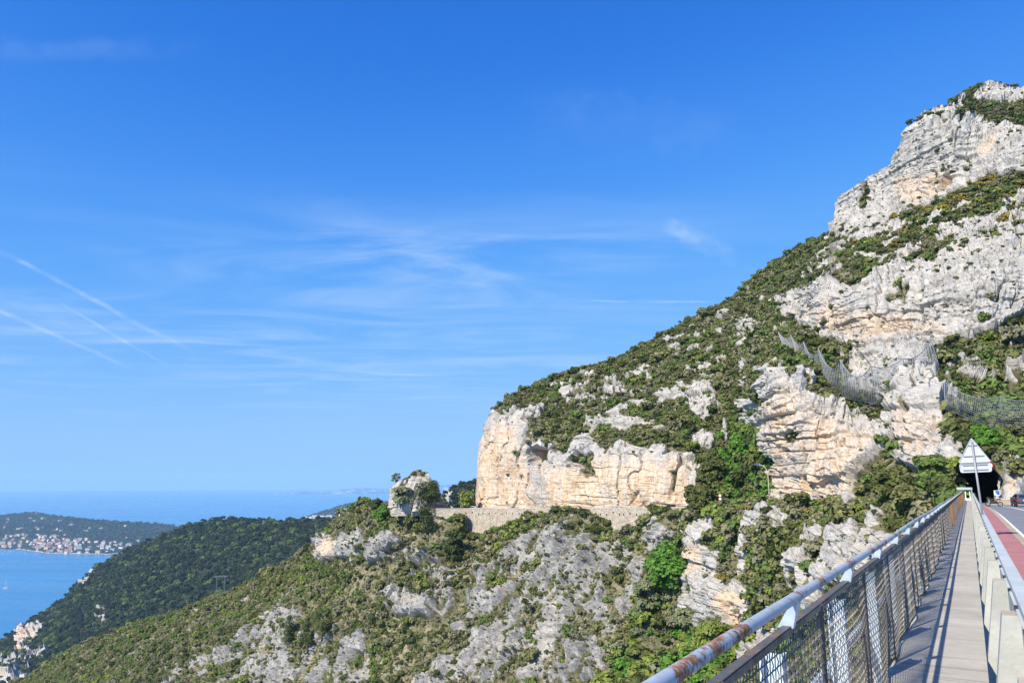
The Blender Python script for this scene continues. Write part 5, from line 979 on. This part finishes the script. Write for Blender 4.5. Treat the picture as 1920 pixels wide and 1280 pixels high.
M_GLASS = simple('dark_car_glass', (0.02, 0.025, 0.03), 0.08, 0, 0.05, 1, spec=0.7); M_TYRE = simple('tyre_rubber', (0.02, 0.02, 0.02), 0.85); M_RIM = simple('alloy_rim', (0.45, 0.46, 0.48), 0.35, 0.7)
M_TAIL = simple('tail_light_red', (0.45, 0.02, 0.02), 0.25); M_HEAD = simple('head_light_clear', (0.7, 0.72, 0.75), 0.15)
def car(loc, rz, paint, label, cat='car', hatch=True, k=1.0):
    """length along +Y (front), origin on the road under the middle"""
    root = empty('parked_car' if cat == 'car' else cat, loc, rz, label, cat); root.scale = (k, k, k)
    prof = [(-2.02, .32), (-2.08, .58), (-2.04, .92), (-1.92, 1.02), (-1.52, 1.42), (-1.25, 1.49), (0.05, 1.47), (0.45, 1.38), (1.05, 1.0), (1.85, .86), (2.05, .70), (2.08, .42), (2.0, .30)]
    W_ = lambda z: 0.86 if z < 0.95 else 0.86 - 0.24 * (z - 0.95) / 0.5
    mb = MB(); n = len(prof); vs = [(s_ * W_(z) * (0.93 if abs(y) > 1.95 else 1), y, z) for s_ in (-1, 1) for y, z in prof]
    mb.add(vs, [tuple(range(n)), tuple(range(2 * n - 1, n - 1, -1))] + [(i, n + i, n + (i + 1) % n, (i + 1) % n) for i in range(n)])
    body = mb.build('body', paint, root, bevel=0.03)
    for s_ in (-1, 1):
        mb = MB(); x0, x1 = s_ * 0.853, s_ * 0.675
        a = [(s_ * 0.868, -1.62, 1.0), (s_ * 0.868, 0.82, 1.0), (s_ * 0.70, 0.28, 1.36), (s_ * 0.69, -1.32, 1.40)]
        mb.add(a, [(0, 1, 2, 3)]); mb.build('side_window', M_GLASS, root)
        for yy in (-1.28, 1.30):
            w_ = MB(); pts = [(s_ * 0.74, yy, .31), (s_ * 0.875, yy, .31)]; w_.tube(pts, 0.31, 18); ty = w_.build('wheel', M_TYRE, root); w_ = MB(); w_.tube([(s_ * 0.86, yy, .31), (s_ * 0.885, yy, .31)], 0.19, 14); w_.build('rim', M_RIM, ty)
        mb = MB(); mb.box((s_ * 0.68, -2.04, 0.84), (0.24, 0.07, 0.24)); mb.build('tail_light', M_TAIL, root, bevel=0.015)
        mb = MB(); mb.box((s_ * 0.64, 1.98, 0.70), (0.32, 0.14, 0.15)); mb.build('headlight', M_HEAD, root, bevel=0.02)
        mb = MB(); mb.box((s_ * 0.95, 0.62, 1.03), (0.18, 0.10, 0.13)); mb.build('mirror', paint, root, bevel=0.02)
    mb = MB(); mb.add([(-0.60, -1.885, 1.055), (0.60, -1.885, 1.055), (0.52, -1.575, 1.375), (-0.52, -1.575, 1.375)], [(0, 1, 2, 3)]); mb.build('rear_window', M_GLASS, root)
    mb = MB(); mb.add([(0.66, 1.02, 1.035), (-0.66, 1.02, 1.035), (-0.53, 0.50, 1.37), (0.53, 0.50, 1.37)], [(0, 1, 2, 3)]); mb.build('windscreen', M_GLASS, root)
    mb = MB(); mb.box((0, -2.075, 0.78), (0.5, 0.03, 0.12)); mb.build('number_plate', M_WHITE, root)
    mb = MB(); mb.box((0, -2.07, 0.42), (1.55, 0.10, 0.18)); mb.build('bumper', M_DARK, root, bevel=0.02)
    return root
car(bridge_at(1912, 112, -0.78), -BAZ + R(8), simple('blue_grey_car_paint', (0.075, 0.11, 0.145), 0.3, 0.3, 0.05), 'blue-grey hatchback driving away on the road beyond the bridge')
p, a = road_pt(1252, 3.2); car(p, a - math.pi / 2 + math.pi, simple('black_car_paint', (0.012, 0.012, 0.014), 0.3, 0.2, 0.05), 'black car with red lights on the old road under the orange cliff')
p, a = road_pt(1408, 2.2); car(p, a - math.pi / 2, simple('white_car_paint', (0.75, 0.76, 0.78), 0.3, 0, 0.03), 'white car half hidden by bushes on the old road')
p, a = road_pt(889, 3.4); car(p, a - math.pi / 2, simple('silver_car_paint', (0.45, 0.47, 0.5), 0.3, 0.3, 0.03), 'silver car at the left foot of the orange cliff')
def motorcycle(loc, rz, label):
    root = empty('motorcycle', loc, rz, label, 'motorcycle')
    for yy in (-0.68, 0.70):
        ring_ = [(0, yy + 0.26 * math.cos(t_), 0.31 + 0.26 * math.sin(t_)) for t_ in np.linspace(0, 2 * math.pi, 17)]; mb = MB(); mb.tube(ring_, 0.055, 6, caps=False); wh = mb.build('wheel', M_TYRE, root, smooth=True)
        mb = MB(); mb.tube([(-0.03, yy, 0.31), (0.03, yy, 0.31)], 0.15, 12); mb.build('hub', M_RIM, wh)
    mb = MB(); mb.box((0, 0.02, 0.52), (0.26, 0.75, 0.34)); mb.box((0, 0.22, 0.80), (0.28, 0.48, 0.24)); mb.build('body', M_DARK, root, bevel=0.06)
    mb = MB(); mb.box((0, -0.38, 0.84), (0.26, 0.72, 0.12), Matrix.Rotation(R(-6), 3, 'X')); mb.build('seat', M_TYRE, root, bevel=0.03)
    mb = MB(); mb.tube([(0, 0.70, 0.31), (0, 0.48, 0.95)], 0.045, 6); mb.build('fork', M_GALV, root)
    mb = MB(); mb.tube([(-0.38, 0.36, 1.02), (0, 0.48, 1.0), (0.38, 0.36, 1.02)], 0.02, 6); mb.build('handlebar', M_DARK, root)
    mb = MB(); mb.box((0, 0.62, 0.98), (0.30, 0.16, 0.30), Matrix.Rotation(R(-20), 3, 'X')); mb.build('fairing', M_DARK, root, bevel=0.04)
    mb = MB(); mb.box((0, -0.78, 0.80), (0.16, 0.05, 0.08)); mb.build('tail_light', M_TAIL, root); return root
motorcycle(bridge_at(1860, 108, -0.76), -BAZ + R(62), 'dark motorcycle leaning side-on before the tunnel mouth')
motorcycle(bridge_at(1899, 108, -0.76), -BAZ + R(4), 'dark motorcycle seen from behind beside the blue-grey hatchback')

# ------------------------------------------------------------------ far off: houses of the cape, boats, pylons
M_HW = [simple('white_render', (0.72, 0.69, 0.64), 0.9, scale=0.1), simple('cream_render', (0.66, 0.55, 0.40), 0.9, scale=0.1), simple('salmon_render', (0.60, 0.38, 0.28), 0.9, scale=0.1)]
M_HR = [simple('terracotta_roof', (0.44, 0.19, 0.11), 0.9, scale=0.1), simple('pale_roof', (0.55, 0.50, 0.46), 0.9, scale=0.1)]
M_HG = simple('house_window', (0.06, 0.07, 0.09), 0.3)
def house_mesh(w_, d_, h_, wall, roof, hip=True, floors=2):
    mb = MB(); mb.box((0, 0, h_ / 2 - 2), (w_, d_, h_ + 4), mi=0)
    if hip: e = 0.6; rh = 0.22 * d_; mb.add([(-w_ / 2 - e, -d_ / 2 - e, h_), (w_ / 2 + e, -d_ / 2 - e, h_), (w_ / 2 + e, d_ / 2 + e, h_), (-w_ / 2 - e, d_ / 2 + e, h_), (-w_ / 4, 0, h_ + rh), (w_ / 4, 0, h_ + rh)], [(3, 2, 1, 0), (0, 1, 5, 4), (1, 2, 5), (2, 3, 4, 5), (3, 0, 4)], 1)
    else: mb.box((0, 0, h_ + 0.3), (w_ + 0.6, d_ + 0.6, 0.7), mi=1)
    nx = max(2, int(w_ / 4))
    for fl in range(floors):
        for q in range(nx): mb.box((-w_ / 2 + (q + 0.5) * w_ / nx, -d_ / 2 - 0.02, (fl + 0.55) * h_ / floors), (1.5, 0.12, 1.7), mi=2)
    o = mb.build('house', [wall, roof, M_HG]); COL.objects.unlink(o); return o.data
HM = [(house_mesh(15, 11, 7, M_HW[0], M_HR[0]), 'white house with red roof'), (house_mesh(18, 12, 9, M_HW[1], M_HR[0]), 'cream house with red roof'), (house_mesh(14, 11, 8, M_HW[2], M_HR[0]), 'salmon house with red roof'), (house_mesh(22, 13, 9, M_HW[0], M_HR[1], False), 'white flat-roofed villa'), (house_mesh(26, 13, 13, M_HW[1], M_HR[1], False, 4), 'pale apartment block'), (house_mesh(13, 10, 7, M_HW[0], M_HR[1]), 'white house with pale roof')]
HPL = [(10, 1022, 'behind the harbour of the cape'), (50, 1020, 'in the old village on the cape'), (90, 1016, 'in the upper village on the cape'), (90, 1030, 'along the beach of the cape'), (130, 1022, 'in the middle of the cape shore'), (150, 1034, 'on the quay of the cape'), (190, 1018, 'among trees east of the village'), (215, 1028, 'by the point near the wooded hill'), (235, 1022, 'at the right end of the cape shore'), (30, 990, 'on the wooded back of the cape'), (110, 985, 'under the crest of the cape'), (150, 998, 'on the cape slope above the village'), (200, 990, 'high on the right of the cape'), (60, 1003, 'at the wood edge above the village')]
HPA = np.array([(a, b) for a, b, _ in HPL], float); gH = np.random.default_rng(8); SE = SHEETS['peninsula']; Pe = SE['P'][SE['nb']:]; ex, ey = project(Pe); sel = []
town = [(-4, 1008), (30, 1002), (70, 1004), (100, 1004), (140, 1010), (215, 1016), (262, 1016), (262, 1036), (160, 1037), (90, 1035), (40, 1028), (-4, 1027)]
tries = 0
while len(sel) < 190 and tries < 6000:
    tries += 1; x = gH.uniform(-3, 258); y = gH.uniform(972, 1037); inside = poly_mask(np.array(x), np.array(y), town, 2) > 0.5
    if not inside and gH.random() > 0.10: continue
    if inside and x > 150 and gH.random() > 0.5: continue
    if y > E_BOT(x) - 1.5 or y < E_TOP(x) + 5: continue
    k = int(np.argmin((ex - x) ** 2 + (ey - y) ** 2)); q = Pe.reshape(-1, 3)[k] + np.array([gH.normal() * 3, gH.normal() * 6, 0])
    if any((q[0] - s_[0][0]) ** 2 + (q[1] - s_[0][1]) ** 2 < 17 ** 2 for s_ in sel): continue
    red = inside and x < 140 and gH.random() < 0.62; vi = int(gH.choice([0, 1, 2, 2, 1])) if red else int(gH.choice([0, 3, 5, 3, 4, 1])); sel.append((q, vi, x, y))
hg = {}
for q, vi, x, y in sel: hg.setdefault((HM[vi][1], HPL[int(np.argmin(((HPA - [x, y]) ** 2).sum(1)))][2]), []).append((x, q, vi))
def suffix(q, n): return '' if n == 1 else ((', ' + ('left' if q == 0 else 'right') + ' of two') if n == 2 else ', %s from the left' % ORD[min(q, 11)])
for (d_, pl2), lst in hg.items():
    lst.sort(key=lambda v: v[0])
    for k, (x, q, vi) in enumerate(lst):
        o = bpy.data.objects.new('house', HM[vi][0]); o.location = q; o.rotation_euler = (0, 0, gH.uniform(-0.5, 0.5)); s_ = gH.uniform(0.8, 1.25); o.scale = (s_, s_, s_ * gH.uniform(0.9, 1.2)); link(o); tag(o, f'{d_} {pl2}{suffix(k, len(lst))}', 'house', 'houses on the far cape')
o = empty('lookout_tower', ground('peninsula', 67, 963), 0, 'tiny pale tower on the top of the cape', 'tower'); mb = MB(); mb.tube([(0, 0, -4), (0, 0, 16)], [3.6, 3.0], 12); mb.build('shaft', M_HW[0], o); mb = MB(); mb.tube([(0, 0, 16), (0, 0, 21)], [3.6, 2.4], 12); mb.build('lantern', M_HR[1], o)
SG = SHEETS['headland']
for k, x in enumerate((573, 581, 590, 596, 604, 611, 618, 626)):
    o = bpy.data.objects.new('house', HM[(3, 0, 4, 5)[k % 4]][0]); o.location = ground('headland', x, 971 - 0.25 * k); o.scale = (1.7, 1.7, 1.5); link(o); tag(o, f'{HM[(3, 0, 4, 5)[k % 4]][1]} under the small far headland{suffix(k, 8)}', 'house', 'houses under the small headland')
hut = empty('hut', at(642, 967, 346) + np.array([0, 0, -0.5]), R(20), 'small white hut peeping over the end of the ridge', 'hut'); mb = MB(); mb.box((0, 0, 1.2), (2.6, 2.4, 3.4)); mb.build('wall', M_WHITE, hut); mb = MB(); mb.add([(-1.5, -1.4, 2.9), (1.5, -1.4, 2.9), (1.5, 1.4, 2.9), (-1.5, 1.4, 2.9), (-1.5, 0, 3.5), (1.5, 0, 3.5)], [(3, 2, 1, 0), (0, 1, 5, 4), (1, 2, 5), (2, 3, 4, 5), (3, 0, 4)]); mb.build('roof', M_HR[1], hut)
for k, (x, y, vi, s_, lb) in enumerate([(5, 1237, 4, 0.55, 'cream block by the cliff foot, far down at the left'), (14, 1240, 3, 0.45, 'white block beside the cream one, far down left'), (2, 1262, 4, 0.6, 'pale block at the frame edge, far down left'), (22, 1274, 3, 0.8, 'long white roofed building at the bottom left corner'), (48, 1272, 3, 0.6, 'white building right of the long roofed one, bottom left'), (40, 1252, 1, 0.4, 'red roofed house far down in the valley left'), (100, 1226, 0, 0.4, 'red roofed house at the wood edge above the valley')]):
    o = bpy.data.objects.new('house', HM[vi][0]); o.location = ground('wooded_hill', x, y); o.scale = (s_, s_, s_); o.rotation_euler = (0, 0, 0.4 - 0.2 * k); link(o); tag(o, lb, 'house', 'buildings down in the valley')
def boat(loc, rz, L_, masts, label, cat, group=None):
    root = empty('sailing_yacht' if masts else 'motor_boat', loc, rz, label, cat, group); mb = MB(); n = 9; rows = []
    for z, k, ex_ in ((-0.3, 0.55, 0.86), (0.5, 0.9, 0.95), (1.3, 1.0, 1.0)):
        rows.append([(s_ * k * 0.13 * L_ * (1 - abs(t_) ** 2.6) ** 0.6 if t_ > 0 else s_ * k * 0.13 * L_ * (1 - 0.35 * abs(t_) ** 2), t_ * L_ * 0.5 * ex_, z * L_ * 0.035) for s_, t_ in [(-1, v) for v in np.linspace(-1, 1, n)] + [(1, v) for v in np.linspace(1, -1, n)]])
    m2 = 2 * n; vs = [v for r_ in rows for v in r_]; mb.add(vs, [(k * m2 + i, k * m2 + (i + 1) % m2, (k + 1) * m2 + (i + 1) % m2, (k + 1) * m2 + i) for k in range(2) for i in range(m2)] + [tuple(2 * m2 + i for i in range(m2))])
    mb.build('hull', M_WHITE, root); mb = MB(); mb.box((0, -0.06 * L_, 0.065 * L_), (0.13 * L_, 0.34 * L_, 0.045 * L_)); mb.build('cabin', M_WHITE if not masts else simple('dark_cabin', (0.12, 0.13, 0.16), 0.4), root, bevel=0.008 * L_)
    for k in range(masts): mb = MB(); mb.tube([(0, L_ * (0.16 - 0.30 * k), 0.04 * L_), (0, L_ * (0.16 - 0.30 * k), L_ * (1.05 - 0.12 * k))], [0.011 * L_, 0.006 * L_], 6); mt = mb.build('mast', M_WHITE, root); mb = MB(); mb.tube([(0, L_ * (0.15 - 0.30 * k), 0.14 * L_), (0, L_ * (-0.10 - 0.28 * k), 0.13 * L_)], 0.012 * L_, 6); mb.build('boom', M_WHITE, mt)
    return root
def on_sea(x, y): d = ray(x, y); return Vector(d * (SEA_Z / d[2]))
boat(on_sea(10, 1103), R(60), 34, 2, 'two-masted white sailing yacht anchored alone in the bay', 'sailing yacht')
hb = [(3, 1031), (9, 1033), (15, 1031), (20, 1034), (26, 1032), (33, 1035), (39, 1034), (46, 1037), (6, 1036), (14, 1037), (30, 1039), (205, 1042)]
for k, (x, y) in enumerate(sorted(hb)): boat(on_sea(x, y), R(40 + 37 * k), 15 if k != 5 else 24, 0, 'white boat moored off the harbour of the cape%s' % suffix(k, 12) if k < 11 else 'white boat off the point near the wooded hill', 'boat', 'boats off the cape')
def pylon(x, y, h_, label):
    root = empty('power_pylon', ground('wooded_hill', x, y), 0.2, label, 'pylon'); W2 = h_ * 0.36
    for s_ in (-1, 1):
        mb = MB()
        for a, b in ((-.5, -.5), (.5, -.5), (.5, .5), (-.5, .5)): mb.tube([(s_ * W2 * 0.62 + a * 1.6, b * 1.6, -2), (s_ * W2 * 0.62 + a * 0.6, b * 0.6, h_)], 0.10, 4)
        for k in range(7):
            z0, z1 = h_ * k / 7, h_ * (k + 1) / 7; mb.tube([(s_ * W2 * 0.62 - .7, -.7, z0), (s_ * W2 * 0.62 + .7, -.7, z1)], 0.1, 4)
        mb.build('leg', M_NET, root)
    mb = MB(); mb.tube([(-W2 * 1.15, 0, h_), (W2 * 1.15, 0, h_)], 0.22, 4); mb.tube([(-W2 * 1.15, 0, h_ + 1.4), (W2 * 1.15, 0, h_ + 1.4)], 0.16, 4)
    for k in range(10): mb.tube([(-W2 * 1.15 + k * W2 * 0.23, 0, h_), (-W2 * 1.15 + (k + 1) * W2 * 0.23, 0, h_ + 1.4)], 0.1, 4)
    mb.build('crossarm', M_NET, root); return root
pylon(411, 1112, 25, 'portal-shaped power pylon on the dark wooded hill')
